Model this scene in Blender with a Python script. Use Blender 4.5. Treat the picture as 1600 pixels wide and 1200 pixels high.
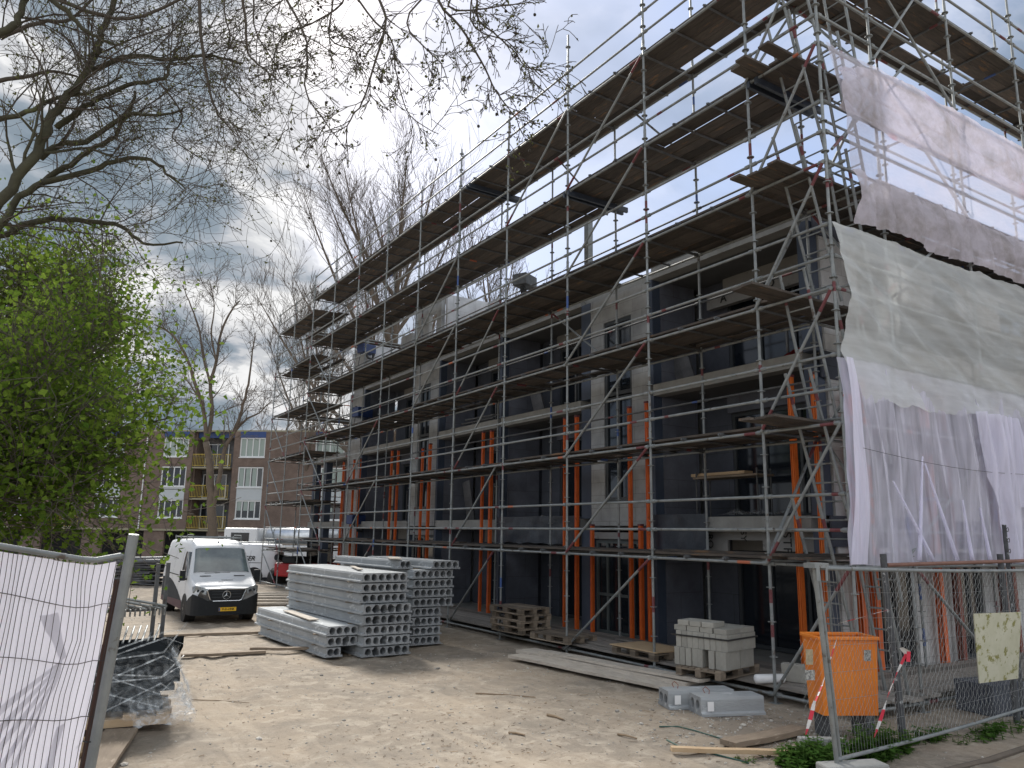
import bpy, math, random
import numpy as np
from mathutils import Vector, Matrix, noise, Euler
random.seed(7); RNG = np.random.default_rng(11)
sc = bpy.context.scene
for o in list(bpy.data.objects): bpy.data.objects.remove(o)
col = sc.collection
R = math.radians
# ------------------------------------------------------------------ camera
YAW, PITCH, ROLL, FPX, CAMH = 0.5651343, 0.1918851, 0.0162086, 1207.5, 2.373
_f = Vector((math.sin(YAW)*math.cos(PITCH), math.cos(YAW)*math.cos(PITCH), math.sin(PITCH)))
_r = Vector((math.cos(YAW), -math.sin(YAW), 0)); _u = _r.cross(_f)
_r2 = _r*math.cos(ROLL)+_u*math.sin(ROLL); _u2 = -_r*math.sin(ROLL)+_u*math.cos(ROLL)
cam = bpy.data.objects.new('camera', bpy.data.cameras.new('camera')); col.objects.link(cam)
cam.matrix_world = Matrix(((_r2.x,_u2.x,-_f.x,0),(_r2.y,_u2.y,-_f.y,0),(_r2.z,_u2.z,-_f.z,CAMH),(0,0,0,1)))
cam.data.sensor_width = 36; cam.data.lens = FPX/1600*36; cam.data.clip_end = 3000; cam.data.clip_start = 0.05
sc.camera = cam
CAM = Vector((0,0,CAMH))
def pt(px, py, fwd):
    return CAM + (_r2*(px-800)+_u2*(600-py)+_f*FPX)*(fwd/FPX)
# ------------------------------------------------------------------ world and sun
SUN_AZ, SUN_EL = R(10), R(38)       # azimuth from +Y towards +X
sunv = Vector((math.sin(SUN_AZ)*math.cos(SUN_EL), math.cos(SUN_AZ)*math.cos(SUN_EL), math.sin(SUN_EL)))
w = bpy.data.worlds.new("World"); sc.world = w; w.use_nodes = True
wn, wl = w.node_tree.nodes, w.node_tree.links
wn.clear()
def wnode(t, **k):
    n = wn.new(t)
    for a, b in k.items(): setattr(n, a, b)
    return n
def wmath(op, a, b=None, c=None, clamp=False):
    n = wnode('ShaderNodeMath', operation=op, use_clamp=clamp)
    for i, v in enumerate((a, b, c)):
        if v is None: continue
        if isinstance(v, (int, float)): n.inputs[i].default_value = v
        else: wl.new(v, n.inputs[i])
    return n.outputs[0]
sky = wnode('ShaderNodeTexSky', sky_type='NISHITA', sun_disc=False, sun_elevation=SUN_EL, sun_rotation=SUN_AZ, air_density=1.0, dust_density=2.0, ozone_density=1.5)
tc = wnode('ShaderNodeTexCoord'); sep = wnode('ShaderNodeSeparateXYZ'); wl.new(tc.outputs['Generated'], sep.inputs[0])
zz = wmath('MAXIMUM', wmath('ADD', sep.outputs[2], 0.30), 0.05)
cmb = wnode('ShaderNodeCombineXYZ')
wl.new(wmath('DIVIDE', sep.outputs[0], zz), cmb.inputs[0]); wl.new(wmath('DIVIDE', sep.outputs[1], zz), cmb.inputs[1])
cmb.inputs[2].default_value = 3.7
nz = wnode('ShaderNodeTexNoise'); nz.inputs['Scale'].default_value = 3.4; nz.inputs['Detail'].default_value = 12; nz.inputs['Roughness'].default_value = 0.55; nz.inputs['Distortion'].default_value = 0.5
nz2 = wnode('ShaderNodeTexNoise'); nz2.inputs['Scale'].default_value = 1.15; nz2.inputs['Detail'].default_value = 6; nz2.inputs['Roughness'].default_value = 0.5
wl.new(cmb.outputs[0], nz.inputs['Vector'])
mv = wnode('ShaderNodeVectorMath', operation='ADD'); wl.new(cmb.outputs[0], mv.inputs[0]); mv.inputs[1].default_value = (5.3, 1.1, 2.2)
wl.new(mv.outputs[0], nz2.inputs['Vector'])
def wdot(v):
    n = wnode('ShaderNodeVectorMath', operation='DOT_PRODUCT'); wl.new(tc.outputs['Generated'], n.inputs[0]); n.inputs[1].default_value = v
    return n.outputs['Value']
def ramp(inp, stops):
    n = wnode('ShaderNodeValToRGB'); wl.new(inp, n.inputs[0]); e = n.color_ramp.elements
    while len(e) > len(stops): e.remove(e[-1])
    while len(e) < len(stops): e.new(0.5)
    for i, (p, c) in enumerate(stops):
        e[i].position = p; e[i].color = (c[0], c[1], c[2], 1)
    return n.outputs[0]
# cloud body colour: blue grey shadowed bellies to bright rims (values are before the background strength)
def wdir(px, py): return (_r2*(px-800)+_u2*(600-py)+_f*FPX).normalized()
def spot(px, py, pw, k): return wmath('MULTIPLY', wmath('POWER', wmath('MAXIMUM', wdot(wdir(px, py)), 0), pw), k)
cn = nz.outputs[0]
for sp in ((322, 375, 600, -.10), (300, 600, 200, -.04), (640, 60, 150, -.04), (385, 170, 260, .04), (560, 180, 120, .03), (60, 250, 60, -.03), (900, 330, 60, .03), (430, 300, 300, .06), (1330, 600, 10, .0)):
    if sp[3]: cn = wmath('ADD', cn, spot(*sp))
cn = wmath('ADD', wmath('MULTIPLY', wmath('SUBTRACT', cn, .5), 1.25), .5)
cloudcol = ramp(cn, [(0.30, (0.28,0.36,0.44)), (0.41, (0.42,0.50,0.58)), (0.465, (0.62,0.67,0.74)), (0.50, (0.84,0.86,0.90)), (0.535, (0.90,0.92,0.95)), (0.58, (1.25,1.25,1.25)), (0.8, (1.5,1.5,1.5))])
glow = wmath('POWER', wmath('MAXIMUM', wdot(sunv), 0), 10)
back = wmath('MAXIMUM', wdot((-.25, -.95, .2)), 0)  # extra sky brightness added behind the camera to light the nets
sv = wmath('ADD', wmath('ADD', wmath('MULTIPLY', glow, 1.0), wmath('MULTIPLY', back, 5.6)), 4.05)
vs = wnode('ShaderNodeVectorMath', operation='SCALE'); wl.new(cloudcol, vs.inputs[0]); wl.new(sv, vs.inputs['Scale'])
bluedir = (_r2*(1250-800)+_u2*(600-50)+_f*FPX).normalized()
bl = wmath('POWER', wmath('MAXIMUM', wdot(bluedir), 0), 9)
mask = wmath('SUBTRACT', wmath('MULTIPLY', wmath('SUBTRACT', nz2.outputs[0], 0.30), 5.0), wmath('MULTIPLY', bl, 1.15), clamp=True)
mx = wnode('ShaderNodeMix', data_type='RGBA')
wl.new(mask, mx.inputs['Factor'])
# thin veil over the clear part of the sky
veil = wnode('ShaderNodeMix', data_type='RGBA'); veil.inputs['Factor'].default_value = 0.60
skb = wnode('ShaderNodeVectorMath', operation='SCALE'); wl.new(sky.outputs[0], skb.inputs[0]); skb.inputs['Scale'].default_value = 0.95
wl.new(skb.outputs[0], veil.inputs['A']); veil.inputs['B'].default_value = (3.0, 3.8, 5.7, 1)
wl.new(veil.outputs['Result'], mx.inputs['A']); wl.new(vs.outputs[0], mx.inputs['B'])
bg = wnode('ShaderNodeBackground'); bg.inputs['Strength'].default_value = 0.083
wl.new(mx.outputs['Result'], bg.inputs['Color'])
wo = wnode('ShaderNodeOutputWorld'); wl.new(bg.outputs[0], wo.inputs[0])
sl = bpy.data.lights.new('sun', 'SUN'); sl.energy = 3.0; sl.angle = R(12); sl.color = (1, 0.96, 0.9)
so = bpy.data.objects.new('sun', sl); col.objects.link(so); so.rotation_euler = sunv.to_track_quat('Z', 'Y').to_euler()
so.location = (0, 0, 60)
sc.view_settings.view_transform = 'Standard'; sc.view_settings.look = 'None'; sc.view_settings.gamma = 1; sc.view_settings.exposure = 0.98
sc.render.engine = 'CYCLES'
try:
    sc.cycles.max_bounces = 6; sc.cycles.transparent_max_bounces = 24
except Exception: pass
# ------------------------------------------------------------------ materials
def mat(name, base, rough=0.8, metal=0.0, n_scale=0, n_amt=0.0, c2=None, bump=0.0, bscale=30, island=0.0, stretch=None, spec=0.5, detail=6, patches=None, coord='Object', orand=0.0):
    m = bpy.data.materials.new(name); m.use_nodes = True
    N, L = m.node_tree.nodes, m.node_tree.links
    b = N['Principled BSDF']
    b.inputs['Roughness'].default_value = rough; b.inputs['Metallic'].default_value = metal
    b.inputs['Specular IOR Level'].default_value = spec
    b.inputs['Base Color'].default_value = (*base, 1)
    t = N.new('ShaderNodeTexCoord'); vec = t.outputs[coord]
    if stretch:
        mp = N.new('ShaderNodeMapping'); mp.inputs['Scale'].default_value = stretch; L.new(vec, mp.inputs[0]); vec = mp.outputs[0]
    out = None
    if c2 is not None:
        n = N.new('ShaderNodeTexNoise'); n.inputs['Scale'].default_value = n_scale; n.inputs['Detail'].default_value = detail; n.inputs['Roughness'].default_value = 0.62
        L.new(vec, n.inputs['Vector'])
        mr = N.new('ShaderNodeMapRange'); mr.inputs[1].default_value = 0.5-0.28*(1.0001-n_amt)-0.02; mr.inputs[2].default_value = 0.5+0.28*(1.0001-n_amt)+0.02
        L.new(n.outputs[0], mr.inputs[0])
        mi = N.new('ShaderNodeMix'); mi.data_type = 'RGBA'
        L.new(mr.outputs[0], mi.inputs['Factor']); mi.inputs['A'].default_value = (*base, 1); mi.inputs['B'].default_value = (*c2, 1)
        out = mi.outputs['Result']
    if patches:
        pc, psc, pth = patches
        n = N.new('ShaderNodeTexNoise'); n.inputs['Scale'].default_value = psc; n.inputs['Detail'].default_value = 5; n.inputs['Roughness'].default_value = 0.7
        L.new(vec, n.inputs['Vector'])
        mr = N.new('ShaderNodeMapRange'); mr.inputs[1].default_value = pth; mr.inputs[2].default_value = pth+0.06; L.new(n.outputs[0], mr.inputs[0])
        mi = N.new('ShaderNodeMix'); mi.data_type = 'RGBA'; L.new(mr.outputs[0], mi.inputs['Factor'])
        if out: L.new(out, mi.inputs['A'])
        else: mi.inputs['A'].default_value = (*base, 1)
        mi.inputs['B'].default_value = (*pc, 1); out = mi.outputs['Result']
    if island:
        g = N.new('ShaderNodeNewGeometry'); h = N.new('ShaderNodeHueSaturation')
        mr = N.new('ShaderNodeMapRange'); L.new(g.outputs['Random Per Island'], mr.inputs[0]); mr.inputs[3].default_value = 1-island; mr.inputs[4].default_value = 1+island
        L.new(mr.outputs[0], h.inputs['Value'])
        if out: L.new(out, h.inputs['Color'])
        else: h.inputs['Color'].default_value = (*base, 1)
        out = h.outputs[0]
    if orand:
        g = N.new('ShaderNodeObjectInfo'); h = N.new('ShaderNodeHueSaturation'); mr = N.new('ShaderNodeMapRange'); L.new(g.outputs['Random'], mr.inputs[0]); mr.inputs[3].default_value = 1-orand; mr.inputs[4].default_value = 1+orand
        L.new(mr.outputs[0], h.inputs['Value'])
        if out: L.new(out, h.inputs['Color'])
        else: h.inputs['Color'].default_value = (*base, 1)
        out = h.outputs[0]
    if out: L.new(out, b.inputs['Base Color'])
    if bump:
        n = N.new('ShaderNodeTexNoise'); n.inputs['Scale'].default_value = bscale; n.inputs['Detail'].default_value = 8; n.inputs['Roughness'].default_value = 0.65
        L.new(vec, n.inputs['Vector'])
        bp = N.new('ShaderNodeBump'); bp.inputs['Strength'].default_value = min(1, bump); bp.inputs['Distance'].default_value = 0.02
        L.new(n.outputs[0], bp.inputs['Height']); L.new(bp.outputs[0], b.inputs['Normal'])
    return m
def brickmat(name, c1, c2, mortar, sx, sz, msize=0.01, bump=0.3, vertical='xz', offset=0.5):
    m = bpy.data.materials.new(name); m.use_nodes = True
    N, L = m.node_tree.nodes, m.node_tree.links; b = N['Principled BSDF']; b.inputs['Roughness'].default_value = 0.9
    t = N.new('ShaderNodeTexCoord'); s = N.new('ShaderNodeSeparateXYZ'); L.new(t.outputs['Object'], s.inputs[0])
    c = N.new('ShaderNodeCombineXYZ')
    a = N.new('ShaderNodeMath'); a.operation = 'ADD'; L.new(s.outputs[0], a.inputs[0]); L.new(s.outputs[1], a.inputs[1])
    L.new(a.outputs[0], c.inputs[0]); L.new(s.outputs[2], c.inputs[1])
    br = N.new('ShaderNodeTexBrick'); br.offset = offset
    br.inputs['Scale'].default_value = 1; br.inputs['Brick Width'].default_value = sx; br.inputs['Row Height'].default_value = sz
    br.inputs['Mortar Size'].default_value = msize; br.inputs['Mortar Smooth'].default_value = 0.2; br.inputs['Bias'].default_value = 0
    br.inputs['Color1'].default_value = (*c1, 1); br.inputs['Color2'].default_value = (*c2, 1); br.inputs['Mortar'].default_value = (*mortar, 1)
    L.new(c.outputs[0], br.inputs['Vector'])
    n = N.new('ShaderNodeTexNoise'); n.inputs['Scale'].default_value = 1.3; n.inputs['Detail'].default_value = 8; n.inputs['Roughness'].default_value = .65; L.new(t.outputs['Object'], n.inputs['Vector'])
    h = N.new('ShaderNodeHueSaturation'); mr = N.new('ShaderNodeMapRange'); L.new(n.outputs[0], mr.inputs[0])
    mr.inputs[1].default_value = .3; mr.inputs[2].default_value = .7; mr.inputs[3].default_value = 0.66; mr.inputs[4].default_value = 1.2
    L.new(mr.outputs[0], h.inputs['Value']); L.new(br.outputs['Color'], h.inputs['Color']); L.new(h.outputs[0], b.inputs['Base Color'])
    bp = N.new('ShaderNodeBump'); bp.inputs['Strength'].default_value = bump; bp.inputs['Distance'].default_value = 0.01; bp.invert = True
    L.new(br.outputs['Fac'], bp.inputs['Height']); L.new(bp.outputs[0], b.inputs['Normal'])
    return m
def netmat(name, colr, alpha0, alpha1, scale=3.0, stretch=(1, 1, 1), stain=None, stain_th=0.66, red=None):
    m = bpy.data.materials.new(name); m.use_nodes = True
    N, L = m.node_tree.nodes, m.node_tree.links; N.clear()
    o = N.new('ShaderNodeOutputMaterial'); t = N.new('ShaderNodeTexCoord')
    mp = N.new('ShaderNodeMapping'); mp.inputs['Scale'].default_value = stretch; L.new(t.outputs['Object'], mp.inputs[0])
    n = N.new('ShaderNodeTexNoise'); n.inputs['Scale'].default_value = scale; n.inputs['Detail'].default_value = 5; n.inputs['Roughness'].default_value = .5; n.inputs['Distortion'].default_value = .4
    L.new(mp.outputs[0], n.inputs['Vector'])
    mr = N.new('ShaderNodeMapRange'); mr.inputs[1].default_value = .35; mr.inputs[2].default_value = .68; mr.inputs[3].default_value = alpha0; mr.inputs[4].default_value = alpha1
    L.new(n.outputs[0], mr.inputs[0])
    c = None
    if stain:
        n2 = N.new('ShaderNodeTexNoise'); n2.inputs['Scale'].default_value = 1.4; n2.inputs['Detail'].default_value = 8; n2.inputs['Roughness'].default_value = .7; L.new(t.outputs['Object'], n2.inputs['Vector'])
        r2 = N.new('ShaderNodeMapRange'); r2.inputs[1].default_value = stain_th-.14; r2.inputs[2].default_value = stain_th+.1; L.new(n2.outputs[0], r2.inputs[0])
        mi = N.new('ShaderNodeMix'); mi.data_type = 'RGBA'; L.new(r2.outputs[0], mi.inputs['Factor']); mi.inputs['A'].default_value = (*colr, 1); mi.inputs['B'].default_value = (*stain, 1); c = mi.outputs['Result']
    if red:
        n3 = N.new('ShaderNodeTexNoise'); n3.inputs['Scale'].default_value = .95; n3.inputs['Detail'].default_value = 3
        mp3 = N.new('ShaderNodeMapping'); mp3.inputs['Location'].default_value = (3.1, 9, 1.7); L.new(t.outputs['Object'], mp3.inputs[0]); L.new(mp3.outputs[0], n3.inputs['Vector'])
        r3 = N.new('ShaderNodeMapRange'); r3.inputs[1].default_value = .70; r3.inputs[2].default_value = .80; L.new(n3.outputs[0], r3.inputs[0])
        mi = N.new('ShaderNodeMix'); mi.data_type = 'RGBA'; L.new(r3.outputs[0], mi.inputs['Factor']); mi.inputs['B'].default_value = (*red, 1)
        if c: L.new(c, mi.inputs['A'])
        else: mi.inputs['A'].default_value = (*colr, 1)
        c = mi.outputs['Result']
    d = N.new('ShaderNodeBsdfDiffuse'); tl = N.new('ShaderNodeBsdfTranslucent'); tr = N.new('ShaderNodeBsdfTransparent')
    for s in (d, tl):
        if c: L.new(c, s.inputs['Color'])
        else: s.inputs['Color'].default_value = (*colr, 1)
    a = N.new('ShaderNodeMixShader'); a.inputs[0].default_value = .34; L.new(d.outputs[0], a.inputs[1]); L.new(tl.outputs[0], a.inputs[2])
    e = N.new('ShaderNodeMixShader'); L.new(mr.outputs[0], e.inputs[0]); L.new(tr.outputs[0], e.inputs[1]); L.new(a.outputs[0], e.inputs[2])
    L.new(e.outputs[0], o.inputs[0])
    return m
def leafmat(name, c1, c2, trans=0.35, scale=1.2):
    m = bpy.data.materials.new(name); m.use_nodes = True
    N, L = m.node_tree.nodes, m.node_tree.links; N.clear()
    o = N.new('ShaderNodeOutputMaterial'); g = N.new('ShaderNodeNewGeometry'); t = N.new('ShaderNodeTexCoord')
    n = N.new('ShaderNodeTexNoise'); n.inputs['Scale'].default_value = scale; n.inputs['Detail'].default_value = 4; L.new(t.outputs['Object'], n.inputs['Vector'])
    ad = N.new('ShaderNodeMath'); ad.operation = 'ADD'; L.new(n.outputs[0], ad.inputs[0])
    ml = N.new('ShaderNodeMath'); ml.operation = 'MULTIPLY_ADD'; L.new(g.outputs['Random Per Island'], ml.inputs[0]); ml.inputs[1].default_value = .8; ml.inputs[2].default_value = -.4
    L.new(ml.outputs[0], ad.inputs[1])
    mi = N.new('ShaderNodeMix'); mi.data_type = 'RGBA'; L.new(ad.outputs[0], mi.inputs['Factor']); mi.inputs['A'].default_value = (*c1, 1); mi.inputs['B'].default_value = (*c2, 1)
    d = N.new('ShaderNodeBsdfDiffuse'); tl = N.new('ShaderNodeBsdfTranslucent'); L.new(mi.outputs['Result'], d.inputs[0]); L.new(mi.outputs['Result'], tl.inputs[0])
    a = N.new('ShaderNodeMixShader'); a.inputs[0].default_value = trans; L.new(d.outputs[0], a.inputs[1]); L.new(tl.outputs[0], a.inputs[2]); L.new(a.outputs[0], o.inputs[0])
    return m
def clearfilm(name, alpha, colr=(.8, .85, .88)):
    m = bpy.data.materials.new(name); m.use_nodes = True
    N, L = m.node_tree.nodes, m.node_tree.links; N.clear(); o = N.new('ShaderNodeOutputMaterial')
    t = N.new('ShaderNodeTexCoord'); n = N.new('ShaderNodeTexNoise'); n.inputs['Scale'].default_value = 6; n.inputs['Detail'].default_value = 6; n.inputs['Distortion'].default_value = 2.5; L.new(t.outputs['Object'], n.inputs['Vector'])
    mr = N.new('ShaderNodeMapRange'); mr.inputs[1].default_value = .42; mr.inputs[2].default_value = .72; mr.inputs[3].default_value = alpha*.35; mr.inputs[4].default_value = alpha*1.9; L.new(n.outputs[0], mr.inputs[0])
    b = N.new('ShaderNodeBsdfPrincipled'); b.inputs['Base Color'].default_value = (*colr, 1); b.inputs['Roughness'].default_value = .22
    tr = N.new('ShaderNodeBsdfTransparent'); e = N.new('ShaderNodeMixShader'); L.new(mr.outputs[0], e.inputs[0]); L.new(tr.outputs[0], e.inputs[1]); L.new(b.outputs[0], e.inputs[2]); L.new(e.outputs[0], o.inputs[0])
    bp = N.new('ShaderNodeBump'); bp.inputs['Strength'].default_value = .8; bp.inputs['Distance'].default_value = .03; L.new(n.outputs[0], bp.inputs['Height']); L.new(bp.outputs[0], b.inputs['Normal'])
    return m
M = {}
M['galv'] = mat('galvanised steel', (.17,.187,.192), .5, .35, 5, .3, (.30,.315,.31), patches=((.12,.10,.085), 6, .60))
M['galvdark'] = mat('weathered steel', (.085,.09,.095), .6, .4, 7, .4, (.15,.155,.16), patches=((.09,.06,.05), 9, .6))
M['redpaint'] = mat('red marking paint', (.12,.02,.026), .6, 0, 20, .3, (.17,.06,.065))
M['bluepaint'] = mat('blue marking paint', (.05,.10,.28), .6)
M['orangemark'] = mat('orange marking paint', (.42,.12,.06), .6)
M['plank'] = mat('weathered scaffold plank', (.095,.078,.064), .9, 0, 3.0, .35, (.05,.043,.038), .5, 60, .55, (6, 1, 6), patches=((.17,.10,.055), 1.4, .60))
M['deckgrey'] = mat('grey ground deck boards', (.30,.275,.245), .9, 0, 3, .35, (.20,.18,.16), .5, 60, .35, (6, 1, 6))
M['plankx'] = mat('weathered scaffold plank crosswise', (.095,.078,.064), .9, 0, 3.0, .35, (.05,.043,.038), .5, 60, .55, (1, 6, 6), patches=((.17,.10,.055), 1.4, .60))
M['wood'] = mat('grey weathered timber', (.62,.56,.48), .88, 0, 2.5, .3, (.44,.39,.33), .6, 50, .18, (1.5, 6, 6), patches=((.62,.56,.49), 3, .6))
M['woodbrown'] = mat('brown weathered board', (.33,.26,.19), .88, 0, 2.5, .3, (.22,.17,.125), .6, 50, .18, (1.5, 6, 6), patches=((.42,.34,.26), 3, .6))
M['woodnew'] = mat('pale fresh timber', (.50,.37,.23), .8, 0, 5, .3, (.42,.29,.17), .3, 50, .1)
M['palletwood'] = mat('pallet timber', (.25,.20,.15), .9, 0, 4, .3, (.15,.12,.09), .5, 40, .35, orand=.25)
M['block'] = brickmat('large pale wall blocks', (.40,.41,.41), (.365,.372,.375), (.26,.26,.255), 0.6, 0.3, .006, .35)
M['blockwhite'] = brickmat('white wall blocks with painted sky light', (.62,.63,.65), (.58,.59,.61), (.44,.44,.44), 0.9, 0.62, .006, .3)  # for upper walls facing open sky, that light put into the block colour
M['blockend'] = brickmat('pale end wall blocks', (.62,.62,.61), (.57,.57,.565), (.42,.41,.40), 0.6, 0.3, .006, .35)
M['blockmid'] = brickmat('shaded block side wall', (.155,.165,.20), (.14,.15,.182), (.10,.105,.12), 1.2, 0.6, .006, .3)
M['blockdark'] = brickmat('dark grey wall and recess shade', (.085,.095,.12), (.075,.083,.105), (.05,.055,.06), 1.2, 0.6, .006, .2)  # recess shade darkened into the blocks of the loggia back walls
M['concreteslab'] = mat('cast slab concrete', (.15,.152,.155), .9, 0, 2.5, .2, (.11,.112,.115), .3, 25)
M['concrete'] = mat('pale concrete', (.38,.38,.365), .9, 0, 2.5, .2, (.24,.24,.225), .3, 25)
M['slabtop'] = mat('hollow slab concrete', (.40,.42,.43), .85, 0, 3, .25, (.30,.315,.325), .5, 22, 0, (1, .6, 1.6), patches=((.52,.54,.55), 4, .58), orand=.16)
M['slabend'] = mat('hollow slab sawn end', (.36,.375,.385), .9, 0, 9, .3, (.25,.26,.27), .8, 40, orand=.2, patches=((.46,.47,.47), 6, .6))
M['holedark'] = mat('dark core void', (.035,.037,.04), .95)
M['colblue'] = mat('blue grey column wrap', (.055,.075,.115), .55, .1, 3, .2, (.08,.10,.14))
M['membrane'] = mat('dark blue membrane', (.020,.026,.040), .45, 0, 5, .3, (.035,.045,.06), .8, 5)
M['frame'] = mat('anthracite window frame', (.045,.052,.058), .5)
M['framegreen'] = mat('grey green door frame', (.085,.10,.10), .5)
M['glass'] = mat('dark window glass', (.012,.016,.022), .08, 0, spec=.6)
M['glasslit'] = mat('window glass with painted reflection', (.05,.07,.08), .08, 0, 1.1, .5, (.16,.20,.20), spec=1.0)  # pale mottling paints a hazy sky reflection into the windscreen colour
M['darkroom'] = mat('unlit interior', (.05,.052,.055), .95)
M['orange'] = mat('orange steel post', (.80,.155,.022), .55, 0, 5, .3, (.60,.10,.018), patches=((.16,.035,.015), 7, .62))
M['orangebright'] = mat('bright orange steel post', (.88,.20,.02), .5, 0, 5, .3, (.72,.15,.02), patches=((.25,.05,.02), 7, .67))
M['redsteel'] = mat('dull red steel post', (.20,.045,.03), .6, 0, 6, .3, (.28,.08,.05))
M['white'] = mat('white van paint', (.70,.72,.74), .38, 0, 1.5, .2, (.66,.68,.70), spec=.6, patches=((.55,.53,.49), 2.2, .68))
M['swoosh'] = mat('dark grey van livery', (.05,.054,.06), .75, spec=.15)
M['swooshred'] = mat('mauve van livery', (.13,.085,.09), .75, spec=.15)
M['blackplastic'] = mat('black bumper plastic', (.011,.013,.016), .6, 0, 12, .3, (.017,.02,.023), spec=.3)
M['rubber'] = mat('tyre rubber', (.018,.018,.019), .9, 0, 8, .3, (.04,.038,.034))
M['rim'] = mat('wheel steel', (.10,.10,.105), .45, .7)
M['chrome'] = mat('bright chrome', (.62,.64,.66), .2, .9)
M['lamp'] = mat('headlamp lens', (.42,.46,.48), .12, .3, 40, .5, (.12,.13,.14))
M['yellow'] = mat('yellow number plate', (.80,.48,.02), .5)
M['black'] = mat('black lettering', (.012,.012,.012), .7)
M['greytext'] = mat('grey lettering', (.22,.23,.24), .6)
M['brick'] = brickmat('brown brick', (.185,.125,.098), (.15,.10,.080), (.20,.17,.145), .22, .065, .01, .2)
M['whiteframe'] = mat('white window frame', (.68,.70,.70), .5)
M['panel'] = mat('pale spandrel panel', (.50,.54,.56), .5, 0, 1, .2, (.44,.48,.50))
M['bluefascia'] = mat('blue fascia', (.02,.055,.19), .5)
M['curtain'] = mat('pale curtain', (.36,.42,.39), .9, 0, 6, .3, (.28,.34,.31), 0, 1, 0, (8, 8, .3))
M['yellowrail'] = mat('mustard railing paint', (.42,.31,.05), .6)
M['balcfloor'] = mat('balcony concrete', (.30,.28,.20), .9)
M['bark'] = mat('tree bark', (.095,.085,.070), .95, 0, 6, .2, (.050,.043,.036), .8, 14, 0, None, patches=((.15,.155,.11), 3, .63))
M['barkgreen'] = mat('mossy bark', (.085,.085,.05), .95, 0, 5, .2, (.045,.042,.03), .8, 14, 0, None, patches=((.12,.13,.06), 3, .6))
M['bark2'] = mat('grey brown bark', (.17,.135,.105), .95, 0, 3, .2, (.10,.082,.065), .8, 8)
M['twig'] = mat('dark twigs', (.085,.072,.058), .95)
M['twigpale'] = mat('bare twigs', (.105,.088,.073), .95)
M['bud'] = leafmat('opening leaf buds', (.060,.068,.026), (.125,.13,.055), .3)
M['leaf'] = leafmat('spring maple leaves', (.052,.105,.016), (.185,.265,.042), .5, .7)
M['leaf2'] = leafmat('fine dark leaves', (.065,.105,.018), (.15,.20,.035), .5, .8)
M['leafdark'] = leafmat('nettle leaves', (.045,.11,.022), (.12,.21,.05), .45, 3)
M['seed'] = mat('seed balls', (.035,.030,.022), .95)
M['netpink'] = netmat('dusty debris net folded', (.70,.66,.74), .74, .92, 2, (1, 1, 2.5), (.42,.38,.38), .58, (.60,.32,.38))
M['netthin'] = netmat('thin debris net', (.72,.69,.79), .42, .62, 1.5, (1, 1, 3))
M['netgrey'] = netmat('grey white debris net', (.94,.97,.97), .47, .57, 2.6, (.5, 1, 3.5), (.84,.85,.82), .62)
M['netlilac'] = netmat('lilac debris net', (.88,.86,1.0), .42, .72, 2.2, (4, 1, .35))
M['netlilacfold'] = netmat('lilac debris net gathered', (.88,.86,1.0), .60, .84, 2.2, (4, 1, .35))
M['banner'] = netmat('white printed banner', (.88,.86,.95), 1.0, 1.0)
M['bannerprint'] = mat('lilac grey banner print', (.74,.72,.81), .8)
M['bannerprint2'] = mat('pale mauve banner print', (.79,.77,.86), .8)
M['brown'] = mat('rust brown strip', (.10,.055,.045), .7)
M['bin'] = mat('orange skip paint', (.80,.24,.02), .42, 0, 2.5, .3, (.68,.17,.015), .15, 8, patches=((.42,.12,.03), 5, .68))
M['paper'] = mat('worn sticker', (.55,.54,.50), .8, 0, 30, .6, (.12,.12,.12))
M['paperbeige'] = mat('beige worn sticker', (.50,.40,.25), .8, 0, 18, .4, (.30,.26,.18))
M['tapered'] = mat('red barrier tape', (.70,.05,.09), .5)
M['tapewhite'] = mat('white barrier tape', (.80,.80,.80), .5)
M['wire'] = mat('fence wire', (.28,.29,.29), .5, .5)
M['wiredark'] = mat('dark fence wire', (.07,.06,.06), .6, .3)
M['chainwire'] = mat('chain link wire', (.42,.43,.42), .5, .4)
M['oldpost'] = mat('flaking painted post', (.09,.095,.10), .8, 0, 14, .3, (.05,.05,.055), patches=((.42,.43,.43), 12, .60))
M['rustrail'] = mat('rusty brown rail', (.24,.12,.085), .7, 0, 8, .3, (.16,.08,.06))
M['mossboard'] = mat('mossy cream board', (.60,.58,.46), .8, 0, 4, .3, (.48,.47,.33), patches=((.24,.23,.07), 7, .55))
M['blackwrap'] = mat('black stacked panels', (.010,.012,.014), 1.0, spec=.0)
M['film'] = clearfilm('clear wrapping film', .07)
M['filmedge'] = clearfilm('bunched wrapping film', .24)
M['blue'] = mat('blue tool box', (.02,.04,.12), .5, 0, 4, .3, (.03,.06,.18))
M['red'] = mat('red machine paint', (.42,.018,.022), .4, 0, 3, .3, (.32,.015,.02))
M['silver'] = mat('silver tank', (.78,.80,.82), .3, .7, 2, .3, (.45,.48,.5), .3, 3)
M['redcloth'] = mat('red cloth', (.30,.02,.03), .9)
M['greyblock'] = mat('sand lime block', (.37,.355,.315), .9, 0, 9, .3, (.31,.30,.265), .4, 60, orand=.12)
M['strap'] = mat('black strap', (.02,.02,.02), .5)
M['hose'] = mat('green hose', (.03,.09,.07), .6)
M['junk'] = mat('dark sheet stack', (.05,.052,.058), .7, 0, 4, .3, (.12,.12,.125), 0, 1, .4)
M['stone'] = mat('rubble stone', (.46,.43,.38), .95, 0, 5, .3, (.34,.32,.29), 0, 1, .4)
M['chip'] = mat('wood chips', (.16,.11,.075), .95, 0, 5, .3, (.30,.22,.14), 0, 1, .5)
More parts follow.
